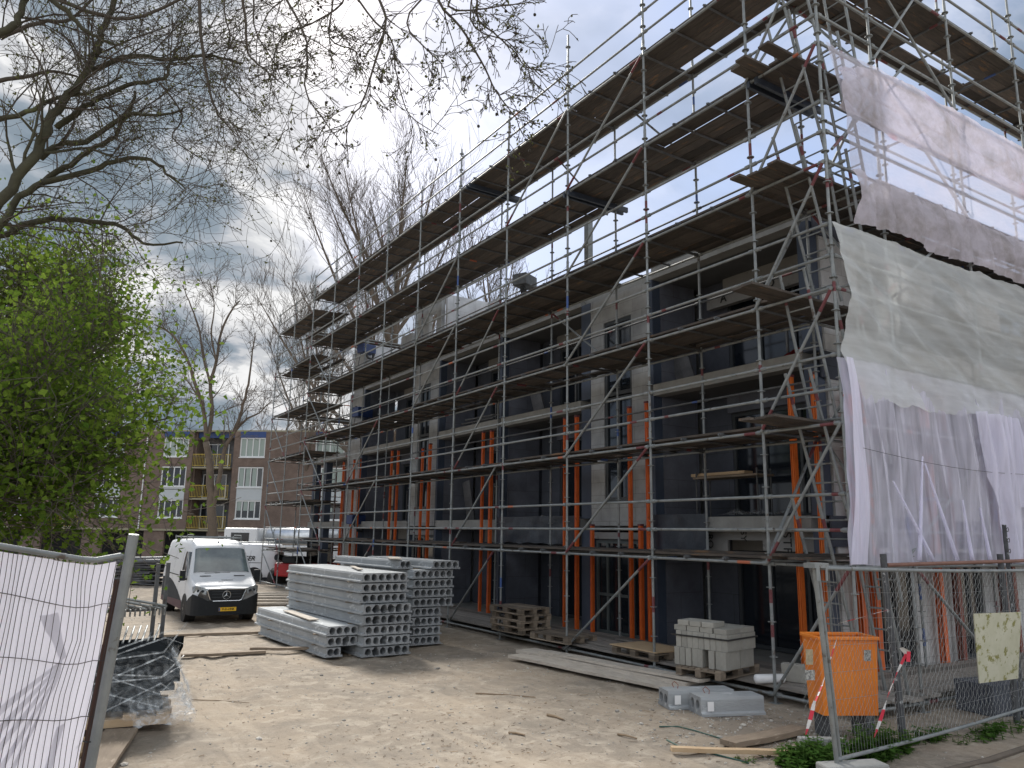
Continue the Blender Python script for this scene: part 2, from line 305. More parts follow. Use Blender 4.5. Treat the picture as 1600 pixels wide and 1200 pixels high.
M['insul'] = mat('grey board with print', (.28,.275,.265), .85, 0, 3, .2, (.23,.225,.215), .2, 20, patches=((.17,.165,.16), 3, .62))
# ------------------------------------------------------------------ helpers
def tag(o, label=None, cat=None, group=None, kind=None):
    if label: o['label'] = label
    if cat: o['category'] = cat
    if group: o['group'] = group
    if kind: o['kind'] = kind
    return o
def empty(name, loc=(0,0,0), rz=0, label=None, cat=None, group=None):
    o = bpy.data.objects.new(name, None); col.objects.link(o); o.location = loc; o.rotation_euler = (0,0,rz); o.empty_display_size = .2
    return tag(o, label, cat, group)
class MB:
    def __init__(s): s.v = []; s.f = []; s.m = []; s.smooth = False
    def add(s, vs, fs, m=0):
        b = len(s.v); s.v.extend([tuple(x) for x in vs]); s.f.extend([tuple(b+i for i in q) for q in fs]); s.m.extend([m]*len(fs))
    def box(s, x0, x1, y0, y1, z0, z1, m=0, T=None):
        vs = [Vector((x, y, z)) for z in (z0, z1) for y in (y0, y1) for x in (x0, x1)]
        if T is not None: vs = [T @ p for p in vs]
        s.add(vs, [(0,2,3,1), (4,5,7,6), (0,1,5,4), (2,6,7,3), (0,4,6,2), (1,3,7,5)], m)
    def tube(s, a, b, r, n=8, r2=None, m=0, caps=True):
        a = Vector(a); b = Vector(b); d = (b-a)
        if d.length < 1e-6: return
        d.normalize(); u = d.orthogonal().normalized(); w_ = d.cross(u); r2 = r if r2 is None else r2
        vs = []
        for p, q in ((a, r), (b, r2)):
            for i in range(n):
                t = 2*math.pi*i/n; vs.append(p+u*(q*math.cos(t))+w_*(q*math.sin(t)))
        fs = [(i, (i+1) % n, n+(i+1) % n, n+i) for i in range(n)]
        if caps: fs += [tuple(range(n-1, -1, -1)), tuple(range(n, 2*n))]
        s.add(vs, fs, m)
    def path(s, pts, rs, n=6, m=0, caps=True):
        pts = [Vector(p) for p in pts]; k = len(pts)
        if isinstance(rs, (int, float)): rs = [rs]*k
        u = (pts[1]-pts[0]).normalized().orthogonal().normalized(); vs = []
        for i in range(k):
            d = (pts[min(i+1, k-1)]-pts[max(i-1, 0)]).normalized()
            u = (u-d*u.dot(d)); u = u.normalized() if u.length > 1e-6 else d.orthogonal().normalized()
            w_ = d.cross(u)
            for j in range(n):
                t = 2*math.pi*j/n; vs.append(pts[i]+u*(rs[i]*math.cos(t))+w_*(rs[i]*math.sin(t)))
        fs = [(i*n+j, i*n+(j+1) % n, (i+1)*n+(j+1) % n, (i+1)*n+j) for i in range(k-1) for j in range(n)]
        if caps: fs += [tuple(range(n-1, -1, -1)), tuple(range((k-1)*n, k*n))]
        s.add(vs, fs, m)
    def grid(s, fn, nu, nv, m=0):
        vs = [fn(i/nu, j/nv) for j in range(nv+1) for i in range(nu+1)]
        s.add(vs, [(j*(nu+1)+i, j*(nu+1)+i+1, (j+1)*(nu+1)+i+1, (j+1)*(nu+1)+i) for j in range(nv) for i in range(nu)], m)
    def ico(s, c, r, m=0, sq=(1,1,1)):
        t = (1+5**.5)/2; q = [(-1,t,0),(1,t,0),(-1,-t,0),(1,-t,0),(0,-1,t),(0,1,t),(0,-1,-t),(0,1,-t),(t,0,-1),(t,0,1),(-t,0,-1),(-t,0,1)]
        F = [(0,11,5),(0,5,1),(0,1,7),(0,7,10),(0,10,11),(1,5,9),(5,11,4),(11,10,2),(10,7,6),(7,1,8),(3,9,4),(3,4,2),(3,2,6),(3,6,8),(3,8,9),(4,9,5),(2,4,11),(6,2,10),(8,6,7),(9,8,1)]
        s.add([(c[0]+r*x*sq[0]/1.9, c[1]+r*y*sq[1]/1.9, c[2]+r*z*sq[2]/1.9) for x, y, z in q], F, m)
    def mesh(s, name, mats):
        me = bpy.data.meshes.new(name); me.from_pydata(s.v, [], s.f)
        if not isinstance(mats, (list, tuple)): mats = [mats]
        for mt in mats: me.materials.append(mt)
        if len(mats) > 1: me.polygons.foreach_set('material_index', s.m)
        if s.smooth: me.polygons.foreach_set('use_smooth', [True]*len(s.f))
        me.update(); return me
    def build(s, name, mats, parent=None, label=None, cat=None, group=None, kind=None, loc=None, rot=None, bevel=0):
        o = bpy.data.objects.new(name, s.mesh(name, mats)); col.objects.link(o)
        if parent: o.parent = parent
        if loc: o.location = loc
        if rot: o.rotation_euler = rot
        if bevel:
            b = o.modifiers.new('bevel', 'BEVEL'); b.width = bevel; b.segments = 2; b.limit_method = 'ANGLE'
        return tag(o, label, cat, group, kind)
def bx(name, m, parent, *a, bevel=0, **k):
    q = MB(); q.box(*a); return q.build(name, m, parent, bevel=bevel, **k)
def text(body, size, m, parent, loc, rot, name='lettering', ext=.002, shear=0, sx=1, bold=0):
    cu = bpy.data.curves.new('t', 'FONT'); cu.body = body; cu.size = size; cu.extrude = ext; cu.align_x = 'CENTER'; cu.align_y = 'CENTER'; cu.shear = shear; cu.offset = bold
    to = bpy.data.objects.new('t', cu); col.objects.link(to); bpy.context.view_layer.update()
    me = bpy.data.meshes.new_from_object(to.evaluated_get(bpy.context.evaluated_depsgraph_get())); bpy.data.objects.remove(to)
    me.materials.clear(); me.materials.append(m)
    o = bpy.data.objects.new(name, me); col.objects.link(o); o.parent = parent; o.location = loc; o.rotation_euler = rot; o.scale = (sx, 1, 1)
    return o
def copy_tree(o, parent=None):
    c = o.copy(); col.objects.link(c); c.parent = parent
    for ch in list(o.children): copy_tree(ch, c)
    return c
def sstep(a, b, x):
    t = max(0, min(1, (x-a)/(b-a))); return t*t*(3-2*t)
# ------------------------------------------------------------------ ground
def gz(x, y):
    d = math.hypot(x-0.3, y-1.5)
    z = 0.30*(1-sstep(2.0, 7.5, d))
    z += 0.12*sstep(6.9, 7.6, x)*(1-sstep(4.9, 6.2, y))*sstep(12, 5.5, x+y*0) if False else 0
    if x < 9.6:
        z += 0.035*noise.noise(Vector((x*.45, y*.45, 3))) + 0.018*noise.noise(Vector((x*1.7, y*1.7, 1)))
        z += 0.010*noise.noise(Vector((x*6, y*6, 5)))
        for cx0 in (3.3, 5.0, 6.6):
            cxx = cx0+.5*math.sin(y*.22+cx0); z -= .030*math.exp(-((x-cxx)/.16)**2)*(.6+.4*noise.noise(Vector((x*3, y*1.5, 8)))); z += .014*math.exp(-((abs(x-cxx)-.28)/.09)**2)
    return z
def axis(a, b, dense0, dense1, fine, far):
    xs = list(np.arange(dense0, dense1+1e-6, fine)); s = fine
    x = dense1
    while x < b: s *= 1.35; x += s; xs.append(min(x, b))
    x = dense0; s = fine
    while x > a: s *= 1.35; x -= s; xs.insert(0, max(x, a))
    return xs
gx = axis(-700, 700, -1.5, 10.6, .085, 0); gy = axis(-300, 1100, 3.5, 26, .085, 0)
gb = MB(); gb.v = [(x, y, gz(x, y)) for y in gy for x in gx]; nx = len(gx)
gb.f = [(j*nx+i, j*nx+i+1, (j+1)*nx+i+1, (j+1)*nx+i) for j in range(len(gy)-1) for i in range(nx-1)]; gb.m = [0]*len(gb.f); gb.smooth = True
gm = bpy.data.materials.new('trodden sandy ground'); gm.use_nodes = True
N, L = gm.node_tree.nodes, gm.node_tree.links; b = N['Principled BSDF']; b.inputs['Roughness'].default_value = .95; b.inputs['Specular IOR Level'].default_value = .2
t = N.new('ShaderNodeTexCoord')
def gn(scale, det=8, rough=.6, dist=0, mp=None):
    n = N.new('ShaderNodeTexNoise'); n.inputs['Scale'].default_value = scale; n.inputs['Detail'].default_value = det; n.inputs['Roughness'].default_value = rough; n.inputs['Distortion'].default_value = dist
    if mp:
        q = N.new('ShaderNodeMapping'); q.inputs['Scale'].default_value = mp; L.new(t.outputs['Object'], q.inputs[0]); L.new(q.outputs[0], n.inputs['Vector'])
    else: L.new(t.outputs['Object'], n.inputs['Vector'])
    return n.outputs[0]
def gmr(i, a, b_, c=0, d=1):
    n = N.new('ShaderNodeMapRange'); L.new(i, n.inputs[0]); n.inputs[1].default_value = a; n.inputs[2].default_value = b_; n.inputs[3].default_value = c; n.inputs[4].default_value = d; return n.outputs[0]
def gmix(f, a, b_, bt='MIX'):
    n = N.new('ShaderNodeMix'); n.data_type = 'RGBA'; n.blend_type = bt; L.new(f, n.inputs['Factor'])
    for k, v in (('A', a), ('B', b_)):
        if isinstance(v, tuple): n.inputs[k].default_value = (*v, 1)
        else: L.new(v, n.inputs[k])
    return n.outputs['Result']
c = gmix(gmr(gn(.55, 6, .6), .38, .62), (.37,.305,.235), (.265,.228,.185))
c = gmix(gmr(gn(3.2, 8, .7, .6), .48, .68), c, (.46,.40,.325))
c = gmix(gmr(gn(9, 8, .75), .55, .72), c, (.125,.10,.078))
c = gmix(gmr(gn(2.2, 9, .8, 1.5, (1, 3.0, 1)), .60, .70, 0, .75), c, (.115,.090,.070))
c = gmix(gmr(gn(38, 4, .7), .62, .72), c, (.42,.38,.32))
c = gmix(gmr(gn(60, 4, .7), .60, .70, 0, .7), c, (.08,.065,.05))
# damp darker patches and packed wheel tracks running along the yard
c = gmix(gmr(gn(.9, 7, .62, .8), .50, .64, 0, .55), c, (.235,.205,.17))
c = gmix(gmr(gn(1.0, 5, .6, .4, (2.6, .22, 1)), .55, .66, 0, .6), c, (.41,.345,.27))
c = gmix(gmr(gn(1.0, 6, .7, .3, (6.5, .5, 1)), .60, .70, 0, .5), c, (.20,.17,.14))
L.new(c, b.inputs['Base Color'])
bp = N.new('ShaderNodeBump'); bp.inputs['Strength'].default_value = .75; bp.inputs['Distance'].default_value = .022; L.new(gn(16, 10, .75), bp.inputs['Height'])
bp2 = N.new('ShaderNodeBump'); bp2.inputs['Strength'].default_value = .7; bp2.inputs['Distance'].default_value = .012; L.new(gn(75, 6, .7), bp2.inputs['Height']); L.new(bp.outputs[0], bp2.inputs['Normal']); L.new(bp2.outputs[0], b.inputs['Normal'])
gb.build('ground', gm, kind='structure')
# path outside the right fence
M['path'] = mat('sandy path', (.34,.27,.19), .95, 0, 3, .3, (.25,.20,.15), .7, 30)
q = MB(); q.grid(lambda u, v: (7.9+u*14, -1+v*5.75+u*.35*v+.05*math.sin(u*40), gz(7.9+u*14, 1)*0+.012+.0*v), 60, 6); q.build('path', M['path'], kind='structure')
q = MB(); q.path([(8.1+i*.6, 4.83+i*.015+.02*math.sin(i*2.1), .02) for i in range(22)], .035, 6); q.build('path_edge', M['bark2'], kind='structure')
#==BUILDING==
# ------------------------------------------------------------------ the half-built block of flats
F = 11.6; YN = 8.35; YF = 31.2; XB = 21.6; BK = 12.95
B = empty('building', (F, YN, 0), 0, 'half built block of flats with pale block walls and dark loggias behind the scaffold', 'building')
Bi = Vector((F, YN, 0))
def bb(name, m, x0, x1, y0, y1, z0, z1, bevel=0, label=None):   # world coordinates, child of the building
    return bx(name, m, B, x0-F, x1-F, y0-YN, y1-YN, z0, z1, bevel=bevel, label=label)
SL = [(2.50, 2.77), (5.42, 5.66), (8.10, 8.36)]
for z0, z1 in SL:
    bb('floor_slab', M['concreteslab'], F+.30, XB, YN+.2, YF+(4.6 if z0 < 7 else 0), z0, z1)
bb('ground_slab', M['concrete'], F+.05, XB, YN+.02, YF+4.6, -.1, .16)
bb('core_wall', M['darkroom'], 17.2, 17.4, YN+.3, YF, .16, 8.1)
FL = [(.16, 2.50), (2.77, 5.42), (5.66, 8.10)]
LOG = [(8.62, 12.47), (15.10, 18.85), (19.02, 22.78), (25.0, 29.5)]
PIER = [(12.60, 14.70), (22.93, 24.82), (29.65, 31.2)]
for z0, z1 in SL:
    for y0, y1 in LOG: bb('balcony_edge', M['concrete'], F, F+.297, y0-.005, y1+.005, z0-.01, z1)
    if z0 > 7: bb('roof_edge', M['concrete'], F+.17, F+.297, YN, YF, z0, z1)
    else: bb('far_slab_edge', M['concrete'], F, F+.297, 31.25, YF+4.6, z0, z1)
# columns at the facade line
for y0, y1 in ((8.36, 8.60), (12.48, 12.59), (14.72, 15.08), (18.87, 19.0), (22.80, 22.91), (24.84, 24.98), (29.52, 29.63)):
    for z0, z1 in FL: bb('column', M['colblue'], F+.02, F+.26, y0, y1, z0, z1)
bb('steel_column', M['galv'], F+.05, F+.2, 14.83, 15.0, 8.36, 10.35)
bb('steel_column', M['galvdark'], F+.05, F+.2, 24.86, 25.05, 8.36, 10.35)
for y in (33.9, 35.5):
    for z0, z1 in FL[:2]: bb('column', M['colblue'], F+.1, F+.38, y, y+.28, z0, z1)
# side walls of the loggias and their back walls with frames
def window(parent, x, y0, y1, z0, z1, nv=2, trans=None, fr=.07, fm='frame', gl='glass', axis='y', depth=.09, name='window'):
    # window in a plane of constant x (axis 'y') or constant y (axis 'x'); coordinates local to the parent
    fb = MB(); pb = MB()
    def bxx(mb, a0, a1, z0_, z1_, d0, d1):
        if axis == 'y': mb.box(x+d0, x+d1, a0, a1, z0_, z1_)
        else: mb.box(a0, a1, x+d0, x+d1, z0_, z1_)
    bxx(fb, y0, y0+fr, z0, z1, 0, depth); bxx(fb, y1-fr, y1, z0, z1, 0, depth)
    bxx(fb, y0+fr, y1-fr, z0, z0+fr, 0, depth); bxx(fb, y0+fr, y1-fr, z1-fr, z1, 0, depth)
    for i in range(1, nv):
        yy = y0+(y1-y0)*i/nv; bxx(fb, yy-fr*.4, yy+fr*.4, z0+fr, z1-fr, .004, depth-.004)
    if trans: bxx(fb, y0+fr, y1-fr, trans-fr*.4, trans+fr*.4, .006, depth-.006)
    wo_ = fb.build(name, M[fm], parent)
    bxx(pb, y0+fr*.9, y1-fr*.9, z0+fr*.9, z1-fr*.9, depth*.45, depth*.6)
    pb.build('pane', M[gl], wo_)
    return wo_
for li, (y0, y1) in enumerate(LOG):
    for fi, (z0, z1) in enumerate(FL):
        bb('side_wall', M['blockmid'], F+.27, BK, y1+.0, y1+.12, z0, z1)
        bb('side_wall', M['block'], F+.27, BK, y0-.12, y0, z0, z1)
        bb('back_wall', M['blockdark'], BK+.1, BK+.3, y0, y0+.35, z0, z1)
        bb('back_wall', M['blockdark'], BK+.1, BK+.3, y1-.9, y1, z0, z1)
        bb('lintel', M['insul'] if fi != 1 else M['blockmid'], BK-.02, BK+.3, y0+.35, y1-.9, z1-.38, z1)
        window(B, BK+.12-F, y0+.35-YN, y1-.9-YN, z0+.02, z1-.38, 3, None, .08)
        if fi: bb('loggia_railing', M['galvdark'], F+.16, F+.2, y0+.4, y0+.44, z0, z0+1.05)
# block piers with tall stair windows
for pi_, (y0, y1) in enumerate(PIER):
    top = 8.10
    w0, w1 = y0+.60, y1-.50
    if pi_ < 2:
        bb('pier_wall', M['block'], F+.02, F+.16, y1-.50, y1, 2.6, 8.1)
        bb('pier_wall', M['block'], F+.02, F+.16, y0, w0, 2.6, 8.1)
        bb('pier_wall', M['block'], F+.02, F+.16, w0, w1, 2.6, 3.15)
        bb('pier_wall', M['block'], F+.02, F+.16, w0, w1, 7.45, 8.1)
        window(B, F+.05-F, w0-YN, w1-YN, 5.62, 7.45, 2, None, .09)
        window(B, F+.05-F, w0-YN, w1-YN, 3.15, 5.58, 2, 4.9, .09)
        bb('stair_landing', M['woodnew'], F+.4, F+1.4, w0, w1, 5.15, 5.3)
        bb('stair_wall', M['block'], F+1.7, F+1.85, y0, y1, .16, 8.1)
        bb('lintel', M['insul'], F+.03, F+.3, y0+.05, y1-.05, 2.30, 2.45)
        window(B, F+.12-F, y0+.85-YN, y1-.05-YN, .18, 2.28, 3, 1.05, .08, 'framegreen', 'glass', name='door')
        window(B, F+.12-F, y0+.15-YN, y0+.80-YN, .18, 2.28, 1, None, .08, 'framegreen', 'glass')
    else:
        bb('pier_wall', M['block'], F+.02, F+.18, y0, y1, .16, 8.1)
# third floor started: pale blocks on the far part of the roof slab
def upper(y0, y1, z1, hole=None):
    if hole:
        a, c_, d, e = hole
        bb('upper_wall', M['block'], F+.03, F+.18, y0, a, 8.36, z1); bb('upper_wall', M['block'], F+.03, F+.18, c_, y1, 8.36, z1)
        bb('upper_wall', M['block'], F+.03, F+.18, a, c_, 8.36, d); bb('upper_wall', M['block'], F+.03, F+.18, a, c_, e, z1)
    else: bb('upper_wall', M['block'], F+.03, F+.18, y0, y1, 8.36, z1)
upper(22.95, 24.8, 10.42, (23.3, 23.9, 8.9, 9.95))
bb('upper_wall', M['blockwhite'], F+.19, 13.55, 22.80, 22.94, 8.36, 10.45)
bb('upper_wall', M['block'], 13.40, 13.55, 22.1, 22.79, 8.36, 10.45)
bb('upper_wall', M['blockwhite'], F+.19, 13.9, 29.52, 29.66, 8.36, 10.0)
bb('upper_wall', M['block'], F+.03, F+.18, 29.5, 30.9, 8.36, 10.0)
bb('upper_wall', M['block'], F+.03, F+.18, 25.3, 26.2, 8.36, 9.6)
bb('roof_plinth', M['concrete'], F+.03, XB-.1, YN+.03, YN+.25, 8.36, 8.52)
# dark membrane hanging over the first floor slab edge
def sheet(y0, y1, z1, z0, x=F-.03, seed=0):
    q = MB()
    def fn(u, v):
        y = y0+(y1-y0)*u; z = z1-(z1-z0)*v*(1+.08*noise.noise(Vector((y*2, seed, 0))))
        return (x-F+.05*noise.noise(Vector((y*3, z*3, seed)))-.02, y-YN, z)
    q.grid(fn, 40, 12); q.smooth = True; return q
sheet(10.95, 12.6, 2.83, 1.9, seed=1).build('hanging_membrane', M['membrane'], B)
sheet(15.1, 18.9, 2.84, 2.15, seed=4).build('hanging_membrane', M['membrane'], B)
sheet(12.6, 12.9, 2.6, .3, seed=6, x=F+.0).build('hanging_membrane', M['membrane'], B)
# insulation boards with print over the ground floor opening of the near loggia
ib = bb('insulation_board', M['insul'], F+.28, F+.33, 8.7, 9.9, 2.15, 2.5)
text('STF', .26, M['black'], ib, (F+.275-F, 9.35-YN, 2.30), (R(90), R(90), R(-90)))
ib = bb('insulation_board', M['insul'], F+.28, F+.33, 9.9, 10.75, 2.33, 2.5)
text('SY', .20, M['black'], ib, (F+.275-F, 10.35-YN, 2.41), (R(90), R(90), R(-90)))
ib = bb('insulation_board', M['insul'], F+.28, F+.33, 10.75, 11.5, 2.05, 2.5)
text('RO', .2, M['black'], ib, (F+.275-F, 11.2-YN, 2.3), (R(90), R(90), R(-90)))
# printed wrapped lintel under the roof slab of the near loggia
ib = bb('insulation_board', M['insul'], BK-.2, BK-.05, 8.9, 11.9, 7.42, 7.75)
for tx, yy in (('RO', 10.2), ('RE', 9.3), ('A', 11.4)):
    text(tx, .26, M['black'], ib, (BK-.21-F, yy-YN, 7.58), (R(90), 0, R(-90)), bold=.006)
# near end wall (faces the street): pale blocks, windows, dark slab edges
EY = YN-.02
def ew(x0, x1, z0, z1): bb('end_wall', M['blockend'], x0, x1, EY, EY+.18, z0, z1)
EW = [(13.0, 14.1), (15.6, 16.5), (18.3, 19.6)]
for fi, (z0, z1) in enumerate(FL):
    xs = [F+.3]+[a for p in EW for a in p]+[XB]
    for i in range(0, len(xs), 2): ew(xs[i], xs[i+1], z0, z1)
    for a, c_ in EW:
        ew(a, c_, z1-.35, z1)
        if fi: ew(a, c_, z0, z0+.7)
        window(B, EY+.04-YN, a-F, c_-F, z0+(.7 if fi else .02), z1-.35, 2, None, .07, axis='x')
for z0, z1 in SL: bb('slab_edge_board', M['blockdark'], F+.1, XB, EY-.035, EY-.005, z0-.25, z1)
# ------------------------------------------------------------------ orange shoring posts
pi0 = None
PR = [(8.27, 5.16, .06, 0), (8.75, 5.2, .06, 0), (12.48, 5.23, .06, 1), (12.75, 2.59, .055, 1), (13.07, 5.19, .05, 1), (14.42, 2.59, .05, 1), (15.01, 5.22, .055, 2), (15.51, 5.23, .04, 2),
      (19.05, 5.27, .06, 3), (19.53, 5.28, .05, 3), (22.99, 5.24, .06, 4), (23.55, 5.14, .05, 4), (25.53, 5.23, .05, 5), (26.09, 5.28, .05, 5), (29.2, 5.2, .06, 6), (29.8, 5.2, .05, 6), (31.0, 5.2, .05, 6)]
where = ['beside the near corner of the new building', 'in front of the nearest block pier', 'beside the blue column left of the nearest pier', 'between the second and third loggias', 'beside the second block pier', 'left of the second block pier', 'at the far end of the facade']
def post(x, y, z1, r, m='orange', z0=.17):
    q = MB(); q.box(-r, r, -r, -r+.012, 0, z1-z0); q.box(-r, r, r-.012, r, 0, z1-z0); q.box(r-.012, r, -r+.012, r-.012, 0, z1-z0); q.box(-r+.001, -r+.014, -r*.35, r*.35, 0, z1-z0)
    return q
cnt = {}
order = ['rightmost', 'second', 'third', 'fourth']
for y, z1, r, g in PR:
    cnt[g] = cnt.get(g, 0)+1
    e = empty('shoring_post', (11.42, y, .17), 0, '%s %s orange steel post %s' % (order[cnt[g]-1], 'tall' if z1 > 3 else 'short', where[g]), 'shoring post', 'orange steel posts along the facade')
    post(0, 0, z1, r*.72).build('shaft', M['orangebright' if g == 0 else 'orange'], e)
    bx('base_plate', M['orange'], e, -.1, .1, -.1, .1, 0, .012)
    bx('head_plate', M['redpaint'], e, -r*.9, r*.9, -r*.9, r*.9, z1-.17, z1-.13)
# posts on the end wall
for i, x in enumerate((12.2, 12.6, 14.6, 15.2, 16.9, 17.3)):
    z1 = 4.9 if i % 2 == 0 else 5.2
    e = empty('shoring_post', (x, 8.17, .17), 0, '%s dull red steel post standing against the netted end wall' % ['leftmost', 'second', 'third', 'fourth', 'fifth', 'rightmost'][i], 'shoring post', 'red steel posts on the end wall')
    post(0, 0, z1, .06).build('shaft', M['orange' if i < 3 else 'redsteel'], e); bx('base_plate', M['redsteel'], e, -.1, .1, -.1, .1, 0, .012)
for i, (x, y) in enumerate(((12.0, 32.3), (12.9, 32.8), (13.8, 33.4), (12.3, 34.3), (13.3, 34.8), (14.6, 34.2), (15.6, 35.0), (16.8, 35.2), (12.1, 35.8))):
    for zz_ in (0, 1):
        e = empty('shoring_post', (x, y, .17 if not zz_ else 2.78), 0, '%s dull red prop from the facade on the %s open floor at the far end' % (('first', 'second', 'third', 'fourth', 'fifth', 'sixth', 'seventh', 'eighth', 'ninth')[i], 'upper' if zz_ else 'lower'), 'shoring post', 'red props in the open far bay')
        q = MB(); q.tube((0, 0, 0), (0, 0, 2.3), .045, 8); q.tube((0, 0, 1.1), (0, 0, 1.2), .06, 8); q.build('shaft', M['redsteel'], e); bx('base_plate', M['redsteel'], e, -.08, .08, -.08, .08, 0, .01)
#==SCAFFOLD==
# ------------------------------------------------------------------ scaffold
X0, Y0, BAY, WD = 9.763, 8.029, 2.57, 1.40
XI = X0+WD; YC = Y0-WD
S = empty('scaffold', (X0, YC, 0), 0, 'tall steel tube scaffold with timber plank decks wrapping the half built block', 'scaffold')
So = Vector((X0, YC, 0))
pieces = {}
def piece(name, mb, c_, mats=None):
    d = (Vector(c_)-CAM).length
    pieces.setdefault(name, []).append((d, mb, mats or [M['galv'], M['redpaint'], M['bluepaint'], M['orangemark']]))
def rel(p): return Vector(p)-So
def rail(name, a, b, r=.0242, band=True, n=8):
    q = MB(); a = rel(a); b = rel(b); d = (b-a); L_ = d.length; d.normalize()
    q.tube(a, b, r, n)
    q.tube(a+d*.03, a+d*.11, r*1.5, n); q.tube(b-d*.11, b-d*.03, r*1.5, n)
    if band and random.random() < .36:
        t0 = random.choice((.14, L_-.5, .35)); l = random.uniform(.1, .28)
        q.tube(a+d*t0, a+d*(t0+l), r*1.05, n, m=random.choice((1, 1, 1, 1, 1, 1, 3, 2)))
    piece(name, q, So+(a+b)/2)
def standard(x, y, z1, z0=.02, n=8):
    q = MB(); a = rel((x, y, z0)); b = rel((x, y, z1)); q.tube(a, b, .0242, n)
    k = 1
    while .2+.5*k < z1:
        zc = .15+.5*k; q.tube(rel((x, y, zc-.005)), rel((x, y, zc+.005)), .062, 10); k += 1
    for zc in np.arange(2.25, z1-.3, 2.0): q.tube(rel((x, y, zc-.1)), rel((x, y, zc+.1)), .029, n)
    for _ in range(int(z1/4)+1):
        zc = random.uniform(.4, z1-.5); q.tube(rel((x, y, zc)), rel((x, y, zc+random.uniform(.08, .3))), .0256, n, m=random.choice((1, 1, 1, 2)))
    q.box(x-.075-So.x, x+.075-So.x, y-.075-So.y, y+.075-So.y, 0, .008); q.tube(rel((x, y, .008)), rel((x, y, .2)), .019, n); q.tube(rel((x, y, .12)), rel((x, y, .15)), .045, 6)
    piece('standard', q, (x, y, z1/2))
tops = {0: 15, 1: 15, 2: 13.97, 3: 13.1, 4: 13.3, 5: 13.15, 6: 13.2, 7: 13.1, 8: 13.2, 9: 13.1}
YS = [Y0+BAY*k for k in range(10)]
YSB = [YS[9]+BAY, YS[9]+2*BAY]
XS = [XI+BAY*j for j in range(0, 5)]
for k, y in enumerate(YS):
    standard(X0, y, tops[k]); standard(XI, y, 13.1 if k > 1 else 15)
for y in YSB: standard(X0, y, 12.6); standard(XI, y, 12.6)
standard(X0, YC, 15.0)
for x in XS: standard(x, YC, 15.2)
for x in XS[1:]: standard(x, Y0, 15.2)
LV = [0.12, 2, 4, 6, 8, 10, 12]
ally = YS+YSB
# long side
for k in range(len(ally)-1):
    ya, yb = ally[k], ally[k+1]; far = k >= 9; dz = -.5 if far else 0
    for li, z in enumerate(LV):
        zz_ = z+dz if z > 1 else z
        rail('ledger', (X0, ya, zz_), (X0, yb, zz_)); rail('ledger', (XI, ya, zz_), (XI, yb, zz_))
        if z > 1:
            for g in (.5, 1.0):
                rail('guard_rail', (X0, ya, zz_+g), (X0, yb, zz_+g))
                if z >= 10 or (g == 1.0 and z > 3): rail('inner_rail', (XI, ya, zz_+g), (XI, yb, zz_+g), .021)
for li, z in enumerate(LV):     # corner bay
    rail('ledger', (X0, YC, z), (X0, Y0, z)); rail('ledger', (XI, YC, z), (XI, Y0, z)); rail('ledger', (X0, YC, z), (XI, YC, z))
    if z > 1:
        for g in (.5, 1.0): rail('guard_rail', (X0, YC, z+g), (X0, Y0, z+g)); rail('guard_rail', (X0, YC, z+g), (XI, YC, z+g))
# transoms under the decks
for li, z in enumerate(LV[1:]):
    for k in range(len(ally)):
        far = k > 9; zz_ = z-(.5 if far else 0)
        rail('transom', (X0, ally[k], zz_), (XI, ally[k], zz_))
        if k < len(ally)-1:
            dz = -.5 if k >= 9 else 0
            for f_ in (1/3, 2/3):
                y = ally[k]+BAY*f_; rail('transom', (X0-.07, y, z+dz+.045), (XI+.10, y, z+dz+.045), .022, False)
for k in range(len(ally)): rail('transom', (X0, ally[k], .12), (XI, ally[k], .12))
# short side
for j in range(len(XS)-1):
    xa, xb = XS[j], XS[j+1]
    for z in LV:
        rail('ledger', (xa, YC, z), (xb, YC, z)); rail('ledger', (xa, Y0, z), (xb, Y0, z))
        if z > 1:
            for g in (.5, 1.0):
                rail('guard_rail', (xa, YC, z+g), (xb, YC, z+g))
                if z > 7: rail('inner_rail', (xa, Y0, z+g), (xb, Y0, z+g), .021)
        if z in (2, 4, 6, 8, 12):
            for f_ in (1/3, 2/3): rail('transom', (xa+BAY*f_, YC-.06, z+.045), (xa+BAY*f_, Y0+.1, z+.045), .022, False)
for x in XS[1:]:
    for z in LV[1:]: rail('transom', (x, YC, z), (x, Y0, z))
# long tubes clamped on the inside of the top lifts
for z, x in ((12.2, XI+.08), (12.32, XI-.2), (10.15, XI+.08), (8.2, XI+.1), (8.3, XI+.1)):
    for k in (0, 2, 4, 6): rail('guard_rail', (x, Y0+BAY*k+.3, z), (x, Y0+BAY*(k+2)+.5, z), .0242, False)
# braces
def brace(a, b):
    q = MB(); a = rel(a); b = rel(b); d = (b-a).normalized(); q.tube(a, b, .0242, 8)
    if random.random() < .6: q.tube(a+d*.05, a+d*.4, .0252, 8, m=1)
    if random.random() < .4: q.tube(b-d*.4, b-d*.05, .0252, 8, m=1)
    piece('brace', q, So+(a+b)/2)
xb_ = X0-.05
for z in (2, 4, 6, 8, 10, 12): brace((xb_, YS[1], z), (xb_, YS[2], max(z-2, .12)))
for z in (12,): brace((xb_, YS[2], z), (xb_, YS[3], z-2))
for z in (2, 4, 6, 8): brace((xb_+.1, YS[3]+.4, z), (xb_+.1, YS[4]+.05, max(z-2, .12)))
for z in (2, 4, 6, 8, 10): brace((xb_, YS[4 if z > 7 else 6], z), (xb_, YS[5 if z > 7 else 7], max(z-2, .12)))
for z in (2, 4, 6, 8, 10): brace((xb_, YS[9], z), (xb_, YS[8], max(z-2, .12)))
for z in (2, 4, 6, 8, 10, 12): brace((xb_, YC, z), (xb_, YS[0], max(z-2, .12)))
